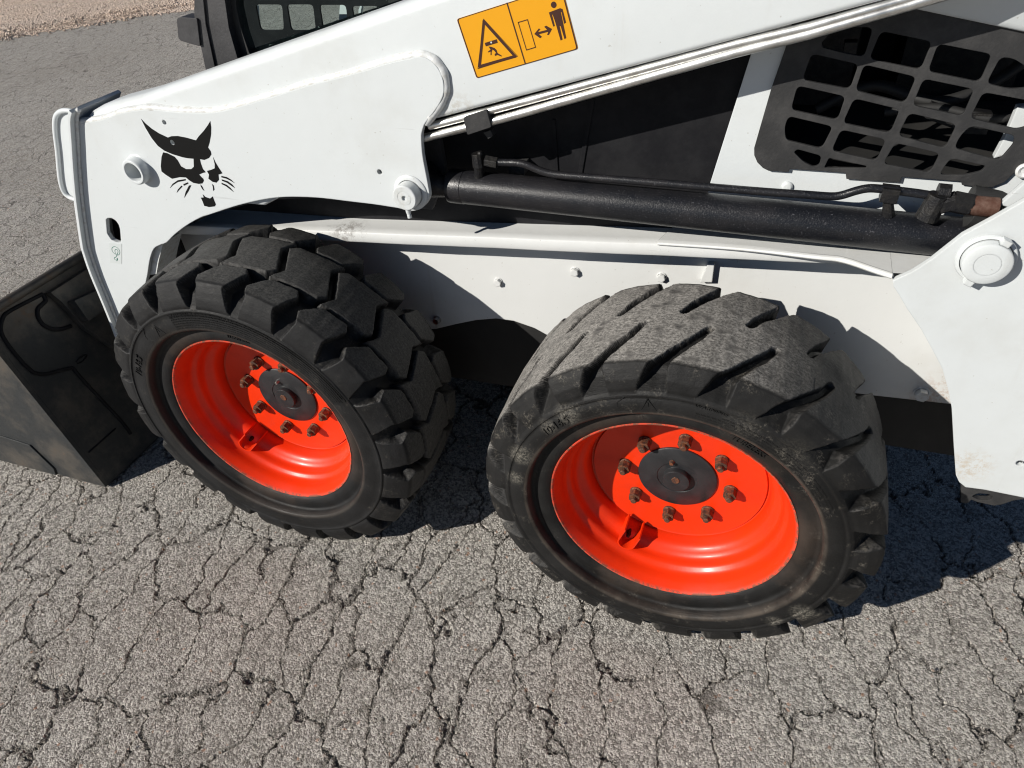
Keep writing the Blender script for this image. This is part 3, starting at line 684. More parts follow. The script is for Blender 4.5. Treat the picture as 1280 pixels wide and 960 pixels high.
g = G(); g.tube(smooth_line([(1.12, .37, .975), (1.19, .37, .985), (1.27, .36, .975), (1.33, .38, .99)], 8), .007, 10); g.make('hose', rubberhose, bay, smooth=True)
g = G(); g.box((1.205, .38, .972), (.05, .03, .02), Matrix.Rotation(.3, 3, 'Y')); g.box((1.25, .37, .968), (.03, .03, .03)); g.make('hose_bracket', darkmet, bay)
g = G(); q = [(1.2872,1.001),(1.304,1.0039),(1.3187,0.9659),(1.304,0.9365),(1.2805,0.9252),(1.2851,0.957)]; g.plate(q, .335, .35); g.make('white_bracket', white, bay)
g = G(); q = [(1.0802,1.0005),(1.1301,1.0021),(1.131,0.9985),(1.081,0.9968)]; g.plate(q, .42, .44); g.make('engine_rail', darkmet, bay); g = G(); q = [(1.0446,1.0634),(1.063,1.0637),(1.065,1.0438),(1.0454,1.0481)]; g.plate(q, .42, .44); g.make('engine_bracket', darkmet, bay)

# ---- lift arm ------------------------------------------------------------
AY = .215
top = [(-0.3963,0.9562),(-0.3377,0.9749),(-0.2198,0.9997),(-0.0115,1.0613),(0.2209,1.1201),(0.3569,1.1532)]
x0, z0 = top[2]; x1, z1 = top[-1]; sl = (z1 - z0) / (x1 - x0)
topf = lambda x: z0 + (x - x0) * sl if x > x0 else np.interp(x, [top[0][0] - .03, top[0][0], top[1][0], x0], [top[0][1] - .03, top[0][1] - .004, top[1][1], z0])
low = [(0.4312,0.9862),(0.6074,1.0349),(0.7997,1.0886),(0.8948,1.1156),(0.9798,1.1347),(1.0651,1.1604)]
lx0, lz0 = low[0]; lx1, lz1 = low[-1]; ls = (lz1 - lz0) / (lx1 - lx0)
lowf = lambda x: lz0 + (x - lx0) * ls if x > .30 else lz0 + (.30 - lx0) * ls - (.30 - x) * .55 if x > .0 else lz0 + (.30 - lx0) * ls - .165 + x * .0
xsA = list(np.linspace(top[0][0] - .015, 1.75, 70)); V = []; F = []; n = 0
rc = .020; rb = .009
for x in xsA:
    zt, zb = topf(x), min(lowf(x), topf(x) - .06)
    ring = []
    for (cy_, cz_, a0) in ((AY + rc, zt - rc, 90), (AY + rb, zb + rb, 180), (.300 - rb, zb + rb, 270), (.300 - rc, zt - rc, 0)):
        for j in range(7):
            a = math.radians(a0 + 90 * j / 6); rq = rb if 180 <= a0 <= 270 else rc; ring.append((x, cy_ + rq * math.cos(a), cz_ + rq * math.sin(a)))
    V += ring; n = len(ring)
for i in range(len(xsA) - 1):
    for k in range(n): F.append((i * n + k, i * n + (k + 1) % n, (i + 1) * n + (k + 1) % n, (i + 1) * n + k))
F += [tuple(reversed(range(n))), tuple(range((len(xsA) - 1) * n, len(xsA) * n))]
arm = mk('lift_arm', V, [tuple(reversed(f)) for f in F], white, L, smooth=True); arm.data.update(); arm.data.set_sharp_from_angle(angle=math.radians(50))
weld_top = [(-0.4178,0.9367),(-0.3816,0.9417),(-0.3364,0.9488),(-0.2888,0.9623),(-0.2451,0.9705),(-0.1979,0.9757),(-0.1376,0.9737),(-0.0774,0.9748),(-0.0346,0.9782),(0.0217,0.9909),(0.1069,1.0128),(0.1643,1.0286),(0.2084,1.0394),(0.2357,1.0455),(0.2922,1.0587),(0.3422,1.0726),(0.3895,1.0822),(0.4044,1.0849),(0.4198,1.0828),(0.4327,1.0746),(0.4409,1.0626),(0.4445,1.0479),(0.4427,1.0303),(0.4339,1.0145),(0.4214,0.9997),(0.4073,0.9857),(0.3982,0.9758)]
rest = [(0.3913,0.9618),(0.3886,0.9491),(0.3864,0.922),(0.3876,0.8906),(0.3888,0.8577),(0.3873,0.8429),(0.3776,0.828),(0.3626,0.8171),(0.3419,0.8127),(0.3189,0.8162),(0.2971,0.8175),(0.2699,0.8191),(0.2143,0.8204),(0.1537,0.8219),(0.1017,0.8199),(0.0531,0.8149),(0.0013,0.8044),(-0.0673,0.7851),(-0.1437,0.759),(-0.1734,0.7487),(-0.2216,0.7251),(-0.2672,0.698),(-0.2992,0.6756),(-0.3217,0.667),(-0.3468,0.6539),(-0.3746,0.6214),(-0.404,0.5767),(-0.4362,0.532),(-0.4763,0.4725),(-0.5275,0.403),(-0.5806,0.3424),(-0.6271,0.3073),(-0.6235,0.3612),(-0.6107,0.4446),(-0.576,0.5857),(-0.568,0.6263),(-0.5034,0.7659),(-0.4815,0.8187)]
outl = smooth_line(weld_top[:-1], 3) + smooth_line([weld_top[-1]] + rest[:30], 3) + rest[30:]
slot = [(-0.456,0.7169),(-0.447,0.7215),(-0.4343,0.7219),(-0.4258,0.7166),(-0.4225,0.7069),(-0.425,0.695),(-0.4406,0.66),(-0.4541,0.6576),(-0.4688,0.6634),(-0.4733,0.6793)]
hb_ = [(-0.2882,0.8491),(-0.3211,0.8467)]; bc = hb_[0]
holes = [rnd_poly(slot, .003, 2), circle(*[(-0.1744,0.9519)][0], .0048, 14), circle(*[(-0.1728,0.9121)][0], .0052, 14), circle(*[(0.2931,0.8846)][0], .0050, 14), circle(bc[0], bc[1], .0195, 28)]
g = G(); g.plate(outl, .205, .2155, holes=holes); ep = g.make('end_plate', white, arm)
# dark inner fork plate and cavity behind the end plate
inner_plate = [(x, z) for x, z in rest[2:30]]
g = G(); g.plate([(-0.5276,0.8677),(-0.0079,0.9137),(0.3829,0.9346),(0.3864,0.8558),(0.346,0.7786),(0.2748,0.7789),(0.0874,0.7815),(-0.0596,0.7633),(-0.226,0.7136),(-0.3593,0.6491),(-0.4385,0.5703),(-0.5086,0.4793),(-0.7346,0.2595),(-0.6869,0.5039)], .285, .297)
g.make('inner_fork_plate', pillarm, arm)
g = G(); g.plate([(-0.4186,0.5674),(-0.3568,0.6522),(-0.3263,0.6618),(-0.3599,0.6161),(-0.3865,0.576)], .2165, .284); g.make('rear_flange', weldm, arm)
# weld bead round the plate
def bead(pts, r, y, name='weld_bead', sub=10, sq=.6):
    P = smooth_line(pts, sub); g = G(); Q = []; R_ = []
    for i, (x, z) in enumerate(P): Q.append((x, y, z)); R_.append(r * (1 + .05 * math.sin(i * .41) + .05 * math.sin(i * .13 + 1)))
    g.tube(Q, R_, 10, squash=None); return g.make(name, weldm, arm, smooth='all')
bead([(x, z + .0005) for x, z in weld_top], .0082, .2135)
# front flange standing across the arm's nose, and its curved top
fo = [(-0.2958,1.0062),(-0.3093,1.0042),(-0.3438,0.9952),(-0.3766,0.983),(-0.3968,0.971),(-0.4135,0.9509),(-0.4406,0.8993),(-0.4692,0.8448),(-0.5078,0.7653),(-0.5546,0.6558),(-0.5638,0.6271),(-0.5755,0.5661),(-0.5838,0.4836),(-0.5954,0.3827),(-0.6021,0.3239)]
V = []; F = []; fos = smooth_line(fo[4:], 3); n = len(fos)
for i, (x, z) in enumerate(fos):
    a = Vector(fos[max(i - 1, 0)]); b = Vector(fos[min(i + 1, n - 1)]); t = (b - a).normalized(); nn = Vector((-t.y, t.x)); th_ = .0075
    if nn.x < 0: nn = -nn
    V += [(x, .188, z), (x, .325, z), (x + nn.x * th_, .325, z + nn.y * th_), (x + nn.x * th_, .188, z + nn.y * th_)]
for i in range(n - 1):
    for k in range(4): F.append((i * 4 + k, i * 4 + (k + 1) % 4, (i + 1) * 4 + (k + 1) % 4, (i + 1) * 4 + k))
F += [(0, 3, 2, 1), (4 * n - 4, 4 * n - 3, 4 * n - 2, 4 * n - 1)]
fl = mk('nose_flange', V, F, white, arm)
bead([(x + .009, z - .002) for x, z in fos[::3]], .0045, .2035)
# handle-like loop in front of the flange
lp = [(-0.4302,0.9543),(-0.4465,0.9569),(-0.4633,0.9553),(-0.4811,0.9487),(-0.4959,0.9362),(-0.5138,0.9078),(-0.5355,0.862),(-0.5669,0.8002),(-0.5767,0.7684),(-0.5685,0.7534),(-0.5447,0.7475)]
lps = smooth_line(lp, 5); g = G(); g.tube([(x, .225, z) for x, z in lps], .0052, 10)
g.plate(lps, .228, .236); g.make('nose_loop', white, arm, smooth=True)
# round boss with a through hole
g = G(); g.lathe([(.0190, .06), (.0190, -.018), (.0205, -.021), (.0250, -.021), (.0275, -.018), (.0285, -.002), (.0335, .0015)], 40, (bc[0], .205, bc[1])); g.make('pivot_boss', white, arm, smooth=True)
g = G(); g.lathe([(.0, .05), (.0188, .05)], 30, (bc[0], .205, bc[1])); g.tube([(bc[0] + .012, .235, bc[1] - .004), (bc[0] + .012, .2, bc[1] - .004)], .004, 8); g.make('bushing', weldm, arm)
# cylinder pin with nipple
px_, pz_ = .351, .850
g = G(); g.lathe([(.0335, .001), (.0335, -.0015), (.0310, -.0035), (.0250, -.004)], 40, (px_, .205, pz_))
g.lathe([(.0, -.0235), (.0045, -.0235), (.0048, -.0275), (.0062, -.0275), (.0130, -.0272), (.0134, -.0268), (.0138, -.0272), (.0222, -.0272), (.0238, -.0255), (.0240, -.0030)], 40, (px_, .205, pz_))
g.make('pivot_pin', white, arm, smooth=True)
g = G(); g.tube([(px_ - .003, .190, pz_ - .022), (px_ - .003, .190, pz_ - .032), (px_ - .002, .189, pz_ - .040)], [.0055, .0048, .0030], 10); g.tube([(px_ - .002, .189, pz_ - .037), (px_ - .0015, .189, pz_ - .043)], .0042, 10); g.make('grease_nipple', white, arm)
# emblem: a horned cat's head in black vinyl
ZM = (170, 140, 7.677)
E = [
 [(-0.2309,0.9564),(-0.2242,0.9475),(-0.2131,0.9377),(-0.1987,0.929),(-0.1797,0.9217),(-0.169,0.925),(-0.1527,0.9263),(-0.1329,0.9243),(-0.1103,0.92),(-0.1004,0.9282),(-0.0826,0.9404),(-0.0677,0.9522),(-0.0591,0.96),(-0.0622,0.9475),(-0.0687,0.933),(-0.078,0.9182),(-0.0863,0.9073),(-0.0829,0.9002),(-0.0837,0.8938),(-0.0927,0.8858),(-0.1065,0.8806),(-0.1172,0.8816),(-0.1186,0.8733),(-0.1184,0.8614),(-0.114,0.8545),(-0.1222,0.8526),(-0.1333,0.8482),(-0.1294,0.8429),(-0.1262,0.8398),(-0.1268,0.8353),(-0.1333,0.8292),(-0.1435,0.8273),(-0.1564,0.8285),(-0.165,0.8335),(-0.1706,0.8391),(-0.1872,0.8386),(-0.21,0.8334),(-0.2219,0.8405),(-0.2308,0.8477),(-0.2273,0.8592),(-0.2155,0.8799),(-0.2067,0.8898),(-0.1965,0.8887),(-0.1808,0.8822),(-0.1761,0.8749),(-0.1734,0.863),(-0.1625,0.8576),(-0.1487,0.8586),(-0.1396,0.8643),(-0.1329,0.8814),(-0.1466,0.8814),(-0.1594,0.8825),(-0.1837,0.8874),(-0.2022,0.8938),(-0.214,0.9027),(-0.2226,0.9182),(-0.2285,0.939)],
 [(-0.0817,0.8876),(-0.0804,0.8781),(-0.0769,0.8676),(-0.072,0.8554),(-0.0832,0.8519),(-0.0864,0.8407),(-0.0958,0.8337),(-0.1045,0.8348),(-0.1126,0.8409),(-0.1074,0.8501),(-0.1095,0.8576),(-0.0979,0.8607),(-0.0871,0.8647),(-0.0835,0.8736)],
 [(-0.1424,0.8045),(-0.1379,0.7992),(-0.1268,0.7966),(-0.1179,0.802),(-0.1176,0.7928),(-0.1169,0.7847),(-0.1216,0.7796),(-0.1378,0.7765),(-0.1494,0.7783),(-0.1495,0.7877),(-0.1507,0.7964),(-0.1426,0.7976)],
 [(-0.139,0.8265),(-0.1363,0.8222),(-0.1349,0.8127),(-0.1382,0.8159),(-0.1399,0.8219)],
 [(-0.1083,0.8301),(-0.1051,0.8269),(-0.107,0.8178),(-0.1114,0.8147),(-0.1084,0.8233)],
 [(-0.2257,0.8115),(-0.2141,0.8217),(-0.196,0.8311),(-0.1736,0.8355),(-0.1749,0.8325),(-0.1978,0.8271),(-0.2137,0.8194)],
 [(-0.2119,0.8022),(-0.2057,0.8096),(-0.1915,0.8198),(-0.1896,0.8179),(-0.2014,0.81)],
 [(-0.1849,0.8235),(-0.1706,0.8287),(-0.1705,0.826),(-0.1845,0.8201)],
 [(-0.196,0.7925),(-0.187,0.8054),(-0.1708,0.8217),(-0.1647,0.8226),(-0.1768,0.8097)],
 [(-0.0769,0.8495),(-0.0641,0.8481),(-0.0556,0.8435),(-0.0488,0.8363),(-0.0578,0.8411),(-0.066,0.8444),(-0.0777,0.8464)],
 [(-0.0788,0.8421),(-0.0649,0.8392),(-0.0569,0.8335),(-0.0521,0.8256),(-0.0595,0.8299),(-0.0677,0.8355),(-0.0793,0.839)],
 [(-0.0824,0.8346),(-0.0707,0.831),(-0.0639,0.8251),(-0.0587,0.8166),(-0.0664,0.8222),(-0.0733,0.8277),(-0.083,0.8316)]]
g = G()
hole_e = circle(*[(-0.1728,0.9121)][0], .0054, 14)
for i, e in enumerate(E): g.plate(e, .2044, .2049, holes=[hole_e] if i == 0 else ())
g.make('cat_head_emblem', decal_k, arm)
# hazard sticker on the tube face
def DP(pts): return pts
g = G(); y_ = .2143
def P8(pts): return pts
stk = rnd_poly([(0.4757,1.1386),(0.6457,1.1832),(0.6692,1.0987),(0.4997,1.0517)], .004, 4)
g.plate(stk, .2143, .2149, mi=0)
def inset(poly, d):
    c = Vector((sum(q[0] for q in poly) / len(poly), sum(q[1] for q in poly) / len(poly))); out = []
    for q in poly: v = Vector(q) - c; out.append(tuple(c + v * (1 - d / v.length)))
    return out
g.plate(inset(stk, .0004), .21405, .2142, holes=[inset(stk, .0026)], mi=1)
def stroke(pts, w, y, mi, closed=False):
    P = [Vector(q) for q in pts]; n = len(P); rng_ = range(n if closed else n - 1)
    for i in rng_:
        a, b = P[i], P[(i + 1) % n]; t = (b - a).normalized(); nn = Vector((-t.y, t.x)) * w / 2; a2, b2 = a - t * w * .4, b + t * w * .4
        q = [a2 + nn, b2 + nn, b2 - nn, a2 - nn]; yy = y - .00004 * (i % 3)
        ar = sum(q[k].x * q[(k + 1) % 4].y - q[(k + 1) % 4].x * q[k].y for k in range(4))
        if ar < 0: q = q[::-1]
        g.add([(v.x, yy, v.y) for v in q], [(0, 1, 2, 3)], mi)
stroke([(0.5606,1.1604),(0.5842,1.0763)], .0020, .2140, 1)
stroke([(0.5209,1.1354),(0.5681,1.0866),(0.507,1.0702)], .0042, .2140, 1, True)
stroke([(0.5207,1.1389),(0.5722,1.0868),(0.5037,1.0667)], .0007, .2139, 1, True)
stroke([(0.5765,1.1344),(0.5915,1.1383),(0.6022,1.1002),(0.5874,1.096)], .0013, .2140, 1, True)
for pl in ([(0.5192,1.105),(0.5398,1.1107),(0.541,1.1056),(0.5207,1.1001)],
           [(0.5252,1.1),(0.5294,1.0997),(0.535,1.098),(0.5381,1.0952),(0.5394,1.0908),(0.5458,1.0873),(0.5456,1.0857),(0.5391,1.0879),(0.5348,1.0864),(0.5343,1.0893),(0.5369,1.0908),(0.5346,1.0937),(0.5315,1.0958),(0.5295,1.0921),(0.5291,1.0877),(0.5274,1.0874),(0.5279,1.0928),(0.5239,1.0913),(0.5237,1.0927),(0.5281,1.0957)],
           [(0.6011,1.1187),(0.6087,1.1265),(0.6109,1.1254),(0.6069,1.1213),(0.6215,1.1247),(0.6173,1.1288),(0.6202,1.1304),(0.6293,1.1259),(0.624,1.1176),(0.6212,1.1178),(0.6233,1.122),(0.6086,1.1185),(0.6132,1.115),(0.61,1.113)],
           [(0.6252,1.1481),(0.6425,1.1538),(0.6462,1.1527),(0.6512,1.1348),(0.6481,1.133),(0.6446,1.1488),(0.6436,1.1485),(0.651,1.1138),(0.6483,1.1121),(0.6426,1.13),(0.6411,1.1303),(0.6452,1.1116),(0.6421,1.1102),(0.6343,1.1361),(0.6308,1.1454),(0.63,1.145),(0.6338,1.13),(0.6313,1.1291)]):
    g.plate(pl, .2140, .21425, mi=1)
hd = [(0.633,1.1582),(0.6378,1.1582)]; g.plate(circle(hd[0][0], hd[0][1], .0043, 18), .2140, .21425, mi=1)
wd = [(0.5303,1.106)][0]; g.plate(circle(wd[0], wd[1], .0014, 10), .2137, .2139, mi=2)
g.make('warning_sticker', [decal_y, decal_b, decal_w], arm)
# small pale sticker with a green scribble
g = G(); g.plate([(-0.4792,0.6559),(-0.4409,0.6558),(-0.4712,0.599),(-0.5084,0.598)], .2044, .2049)
sq_ = [(-0.4762,0.6247),(-0.4817,0.6307),(-0.4793,0.6399),(-0.4699,0.6458),(-0.4617,0.645),(-0.4572,0.638),(-0.4612,0.6287),(-0.4703,0.6232),(-0.4747,0.6284),(-0.4715,0.6364),(-0.4647,0.6393),(-0.4641,0.6328),(-0.4784,0.6177),(-0.4853,0.6146),(-0.4868,0.61),(-0.4814,0.6084),(-0.4769,0.6148),(-0.4768,0.6112),(-0.4827,0.6059)]
stroke(smooth_line(sq_, 3), .0012, .2042, 1)
g.make('small_sticker', [decal_w, decal_g], arm)
# steel tubes under the arm with clamp
upp = [(0.3982,0.9664),(0.538,1.0049),(0.8949,1.1065),(0.9856,1.1287),(1.1233,1.17),(1.249,1.2105)]; lw = [(0.3813,0.9448),(0.4942,0.9756),(0.5369,0.987),(0.8964,1.0958),(0.9871,1.1201),(1.1374,1.1666),(1.2584,1.2057)]
g = G(); g.tube([(x, .2245, z) for x, z in upp], .0068, 14); g.make('hydraulic_tube', steel, arm, smooth=True)
g = G(); g.tube([(x, .2235, z) for x, z in lw], .0072, 14); g.make('hydraulic_tube', steel, arm, smooth=True)
cl = [(0.47,0.9893),(0.5132,1.003),(0.5192,0.9758),(0.4739,0.96)]; g = G(); g.plate(rnd_poly(cl, .003, 2), .212, .250); cl = [(0.4951,0.9582),(0.5088,0.963),(0.5124,0.9536),(0.503,0.9476)]; g.plate(cl, .232, .245); g.make('tube_clamp', meshm, arm)
# rear tower seen under the arm
q = [(1.1138,1.1382),(1.2521,1.1106)]; dxu = (q[1][0] - q[0][0]); dzu = (q[1][1] - q[0][1]); ua_, ub_ = -1.2, 3.5
pa = (q[0][0] + dxu * ua_, q[0][1] + dzu * ua_); pb = (q[0][0] + dxu * ub_, q[0][1] + dzu * ub_)
V = []
for k, (yy, hh) in enumerate(((.296, .0), (.290, .0), (.287, .002), (.284, .008), (.25, .084), (.20, .192), (.196, .21), (.195, .30), (.296, .30))): V += [(pa[0], yy, pa[1] + hh), (pb[0], yy, pb[1] + hh)]
F = [(2 * k, 2 * k + 1, 2 * k + 3, 2 * k + 2) for k in range(8)]
mk('rear_upright', V, F, white, L, smooth=True)

# ---- lift cylinder --------------------------------------------------------
def cax(x): return .842 + (x - .464) * (.829 - .842) / (1.19 - .464)
CY = .262; xa = [(0.4046,0.8415)][0][0]; xb = 1.26
g = G()
pts = [(xa, CY, cax(xa)), (xa + .0005, CY, cax(xa)), (xa + .004, CY, cax(xa)), (xa + .030, CY, cax(xa + .03)), (xa + .031, CY, cax(xa + .031))] + [(x, CY, cax(x)) for x in np.linspace(xa + .04, xb, 12)]
g.tube(pts, [.029, .0306, .0314, .0314, .0306] + [.0308] * 12, 48)
cyl = g.make('lift_cylinder', cylm, L, smooth=True)
g = G(); g.tube([(px_ + .02, CY - .012, pz_ - .002), (px_ + .05, CY - .006, cax(xa)), (xa - .004, CY, cax(xa))], [.024, .019, .0185], 24); g.lathe([(.0, -.022), (.03, -.022), (.03, .022), (0, .022)], 28, (px_, CY - .002, pz_)); g.make('rod_eye', darkmet, cyl, smooth=True)
g = G(); g.tube([(xa - .007, CY, cax(xa)), (xa + .002, CY, cax(xa))], .0205, 30); g.make('rod_gland', silver, cyl, smooth=True)
# elbow, nut and oil pipe
EY = .250
def PXp(l, y): return [(x, y, z) for x, z in l]
q = [(0.4727,0.9017),(0.4689,0.8807),(0.4774,0.9165)]; g = G(); g.tube([(q[1][0], EY + .006, q[1][1] - .014), (q[0][0], EY, q[0][1] - .006)], [.0105, .0085], 16); g.tube([(q[0][0], EY, q[0][1] - .012), (q[0][0] - .001, EY, q[0][1] + .012)], [.0115, .0105], 10); g.tube([(q[2][0], EY, q[0][1] + .010), (q[2][0], EY, q[0][1] + .016)], [.006, .004], 10); g.make('elbow_fitting', darkmet, cyl)
q = [(0.4866,0.9011),(0.5092,0.8983)]; g = G(); g.tube([(q[0][0], EY, q[0][1]), (q[1][0], EY, q[1][1])], .0105, 6); g.make('hex_nut', darkmet, cyl)
pp = [(0.4944,0.9031),(0.5139,0.9001),(0.5441,0.9014),(0.5633,0.8991),(0.5836,0.8919),(0.6068,0.8864),(0.6387,0.8851),(0.7093,0.8848),(0.8042,0.8844),(0.8947,0.8834),(0.9691,0.8828),(1.0287,0.8831),(1.0613,0.8833),(1.0767,0.8865),(1.0953,0.8952),(1.1109,0.9004),(1.1273,0.9011),(1.1472,0.9002),(1.1822,0.898),(1.2064,0.8951)]
g = G(); g.tube([(x, EY, z) for x, z in smooth_line(pp, 4)], .0064, 12); g.make('oil_pipe', cylm, cyl, smooth=True)
q = [(1.142,0.8947),(1.1491,0.8694)]; g = G(); g.box((q[0][0], EY, q[0][1]), (.024, .022, .021), Matrix.Rotation(.06, 3, 'Y')); g.tube([(q[0][0], EY, q[0][1] - .008), (q[1][0], EY + .005, q[1][1] - .012)], [.0065, .0095], 12); g.make('pipe_clamp', darkmet, cyl)
q = [(1.2025,0.8844),(1.2312,0.8945),(1.2504,0.8887),(1.2846,0.8868),(1.3203,0.8877),(1.2034,0.9045),(1.2197,0.9059)]
g = G(); g.tube([(q[0][0] - .003, .245, q[0][1] - .022), (q[0][0] + .004, .245, q[0][1] + .016)], [.0170, .0145], 12); g.tube([(q[5][0], .248, q[5][1]), (q[6][0], .248, q[6][1] - .002)], .0125, 8)
g.tube([(q[0][0] + .008, .245, q[0][1]), (q[1][0], .245, q[1][1])], .0150, 6); g.tube([(q[1][0] - .006, .244, q[1][1] - .002), (q[2][0], .244, q[2][1])], .0165, 6); g.make('hose_fitting', darkmet, cyl)
g = G(); g.tube([(q[2][0] - .002, .244, q[2][1]), (q[3][0], .246, q[3][1])], [.0145, .0145], 20); g.make('hose_ferrule', brownm, cyl, smooth=True)
g = G(); g.tube([(q[2][0], .262, q[2][1] + .006), (q[3][0], .262, q[3][1] + .002), (q[4][0], .262, q[4][1] - .015)], [.0165, .0165, .0165], 20); g.tube([(q[2][0] + .004, .250, q[2][1] - .02), (q[4][0], .256, q[4][1] - .04)], .016, 16); g.make('hose', rubberhose, cyl, smooth=True)
q = [(0.5106,0.8772),(0.5404,0.8792),(0.5391,0.8579),(0.509,0.8556)]; g = G(); g.plate(q, .300, .329); g.make('small_bracket', meshm, sp)

# ---- rear side panel -------------------------------------------------------
PY = .187
rp = [(1.1703,0.7838),(1.1921,0.8019),(1.2125,0.826),(1.24,0.8678),(1.2699,0.8967),(1.297,0.925),(1.3297,0.9623),(1.3894,1.008),(1.5659,0.7489),(1.6658,0.3946),(1.4729,0.3896),(1.4112,0.3914),(1.3832,0.3892),(1.3703,0.3988),(1.3611,0.4135),(1.3391,0.4801),(1.3141,0.5581),(1.2972,0.5975),(1.2787,0.6352),(1.2542,0.6706),(1.2293,0.7049),(1.2017,0.7379),(1.185,0.7602),(1.1737,0.7743)]
g = G(); lug_h = circle(*[(1.4421,0.4657)][0], .0060, 14)
g.plate(rp, .187, .197, holes=[lug_h]); rpo = g.make('rear_side_panel', white, L)
g = G(); zz = [(1.4421,0.4657)][0]; g.tube([(zz[0] - .004, .20, zz[1] - .004), (zz[0] + .004, .186, zz[1] + .004)], .002, 8); g.make('cotter_pin', silver, rpo)
g = G(); e = smooth_line([(1.1741,0.7729),(1.2017,0.7379),(1.2293,0.7049),(1.2542,0.6706),(1.2787,0.6352),(1.2972,0.5975),(1.3127,0.5631)], 4)
V = []; F = []
for x, z in e: V += [(x + .002, .197, z), (x + .004, WY, z - .0)]
for i in range(len(e) - 1): F.append((2 * i, 2 * i + 1, 2 * i + 3, 2 * i + 2))
mk('panel_return', V, F, white, rpo)
# round access cap
cxx, czz = 1.2845, .8245
pc = [(1.2783,0.8362)][0]; cxx, czz = pc
g = G(); g.lathe([(.0365, .0005), (.0385, -.004), (.0375, -.0065), (.0330, -.0075)], 48, (cxx, .187, czz))
g.lathe([(.0, -.0218), (.0165, -.0218), (.0168, -.0212), (.0172, -.0218), (.0285, -.0220), (.0312, -.0205), (.0318, -.0180), (.0318, -.0050)], 48, (cxx, .187, czz))
for a in (68, 248):
    a = math.radians(a); rot = Matrix.Rotation(-a, 3, 'Y'); g.box((cxx + .0345 * math.cos(a), .187 - .013, czz + .0345 * math.sin(a)), (.011, .013, .012), rot)
g.make('access_cap', white, rpo, smooth=True)
# tie-down lug under the panel
q = [(1.3772,0.3928),(1.3912,0.3397),(1.3968,0.3383),(1.4024,0.3411),(1.4048,0.3505),(1.4159,0.3475),(1.443,0.3462),(1.4523,0.3525),(1.4662,0.3675),(1.4899,0.3811),(1.48,0.4107)]; hole = [(1.4025,0.3583),(1.4095,0.369),(1.4263,0.372),(1.4349,0.3683),(1.4333,0.3572),(1.4171,0.3522)]
g = G(); g.plate(q, .199, .211, holes=[rnd_poly(hole, .004, 3)]); g.make('tie_down_lug', meshm, rpo)
# bright rib behind the panel top edge
q = [(1.2856,0.8942),(1.2974,0.8915),(1.3256,0.9216),(1.3165,0.9486)]; g = G(); g.plate(q, .240, .250); g.make('rib', white, rpo)

# ---- cab ---------------------------------------------------------------------
g = G(); q = [(-0.1106,1.1948),(-0.146,1.113),(-0.1545,1.0513),(-0.1655,0.9762),(-0.1384,0.9771),(-0.1348,1.0212),(-0.1247,1.0988),(-0.0976,1.1946)]; g.plate(q, .345, .42)
cab = g.make('cab_frame', pillarm, L)
g = G(); q = [(-0.102,1.1939),(-0.1229,1.1401),(-0.1315,1.0684),(-0.1492,0.9753),(-0.0735,0.9935),(-0.0761,1.0394),(-0.0758,1.0908),(-0.0661,1.1399),(-0.0489,1.1931)]; g.plate(q, .350, .40); g.make('door_pillar', pillarm, cab)
g = G(); q = [(-0.0613,1.1908),(-0.0788,1.137),(-0.0895,1.08),(-0.0892,1.0292),(-0.0725,1.0049),(-0.0328,1.006),(-0.0571,1.042),(-0.0604,1.0803),(-0.0577,1.1231),(-0.0358,1.1905)]; g.plate(q, .366, .39); g.make('window_seal', rubberhose, cab)
g = G(); q = [(-0.1873,1.1081),(-0.1797,1.1118),(-0.1374,1.1098),(-0.1513,1.0586),(-0.1641,1.0614),(-0.1953,1.0684),(-0.1994,1.0729)]; g.plate(rnd_poly(q, .003, 2), .340, .375); g.make('hinge_bracket', pillarm, cab)
gl = [(-0.0347,1.2275),(-0.0701,1.135),(-0.0781,1.0631),(-0.0789,1.002),(0.3862,1.1084),(0.7235,1.2099)]; g = G(); g.plate(gl, .3745, .3785); g.make('side_window', glass, cab)
# lower window frame line
q = [(-0.0796,1.0365),(-0.0695,1.0428),(0.2903,1.1321),(0.4798,1.1797),(0.4936,1.1724),(0.2969,1.1243),(-0.058,1.0308)]; g = G(); g.plate(q, .384, .392); g.make('window_trim', meshm, cab)
# far side screen with rounded openings
H = []
cells = [(-0.6195,0.9759),(-0.5217,0.9758),(-0.5376,0.9043),(-0.6251,0.9036)]
dx = .0; H.append(rnd_poly(cells, .012, 3))
c2 = [(-0.5047,0.9758),(-0.4113,0.9757),(-0.4212,0.9053),(-0.5116,0.9035)]; H.append(rnd_poly(c2, .012, 3))
c3 = [(-0.3899,0.9746),(-0.2981,0.9745),(-0.3064,0.9064),(-0.3946,0.9045)]; H.append(rnd_poly(c3, .012, 3))
c4 = [(-0.2798,0.9715),(-0.1902,0.9715),(-0.1973,0.9073),(-0.2775,0.9056)]; H.append(rnd_poly(c4, .012, 3))
up = [(-0.6176,0.9873),(-0.5215,0.9871),(-0.5006,1.052),(-0.5991,1.0531)]
for k in range(4):
    o_ = k * (c2[0][0] - cells[0][0]); zt = max(q[1] for q in cells)
    H.append(rnd_poly([(cells[0][0] + o_, zt + .012), (cells[1][0] + o_, zt + .012), (cells[1][0] + o_, zt + .085), (cells[0][0] + o_, zt + .085)], .012, 3))
xl = cells[0][0] - .12; zl = min(q[1] for q in cells) - .10; zt = max(q[1] for q in cells)
xl2 = max(max(q[0] for q in h) for h in H) + .03
g = G(); g.plate([(xl, zl), (xl2, zl), (xl2, zt + .40), (xl, zt + .40)], 1.135, 1.141, holes=H); g.make('far_side_screen', blackp, cab)
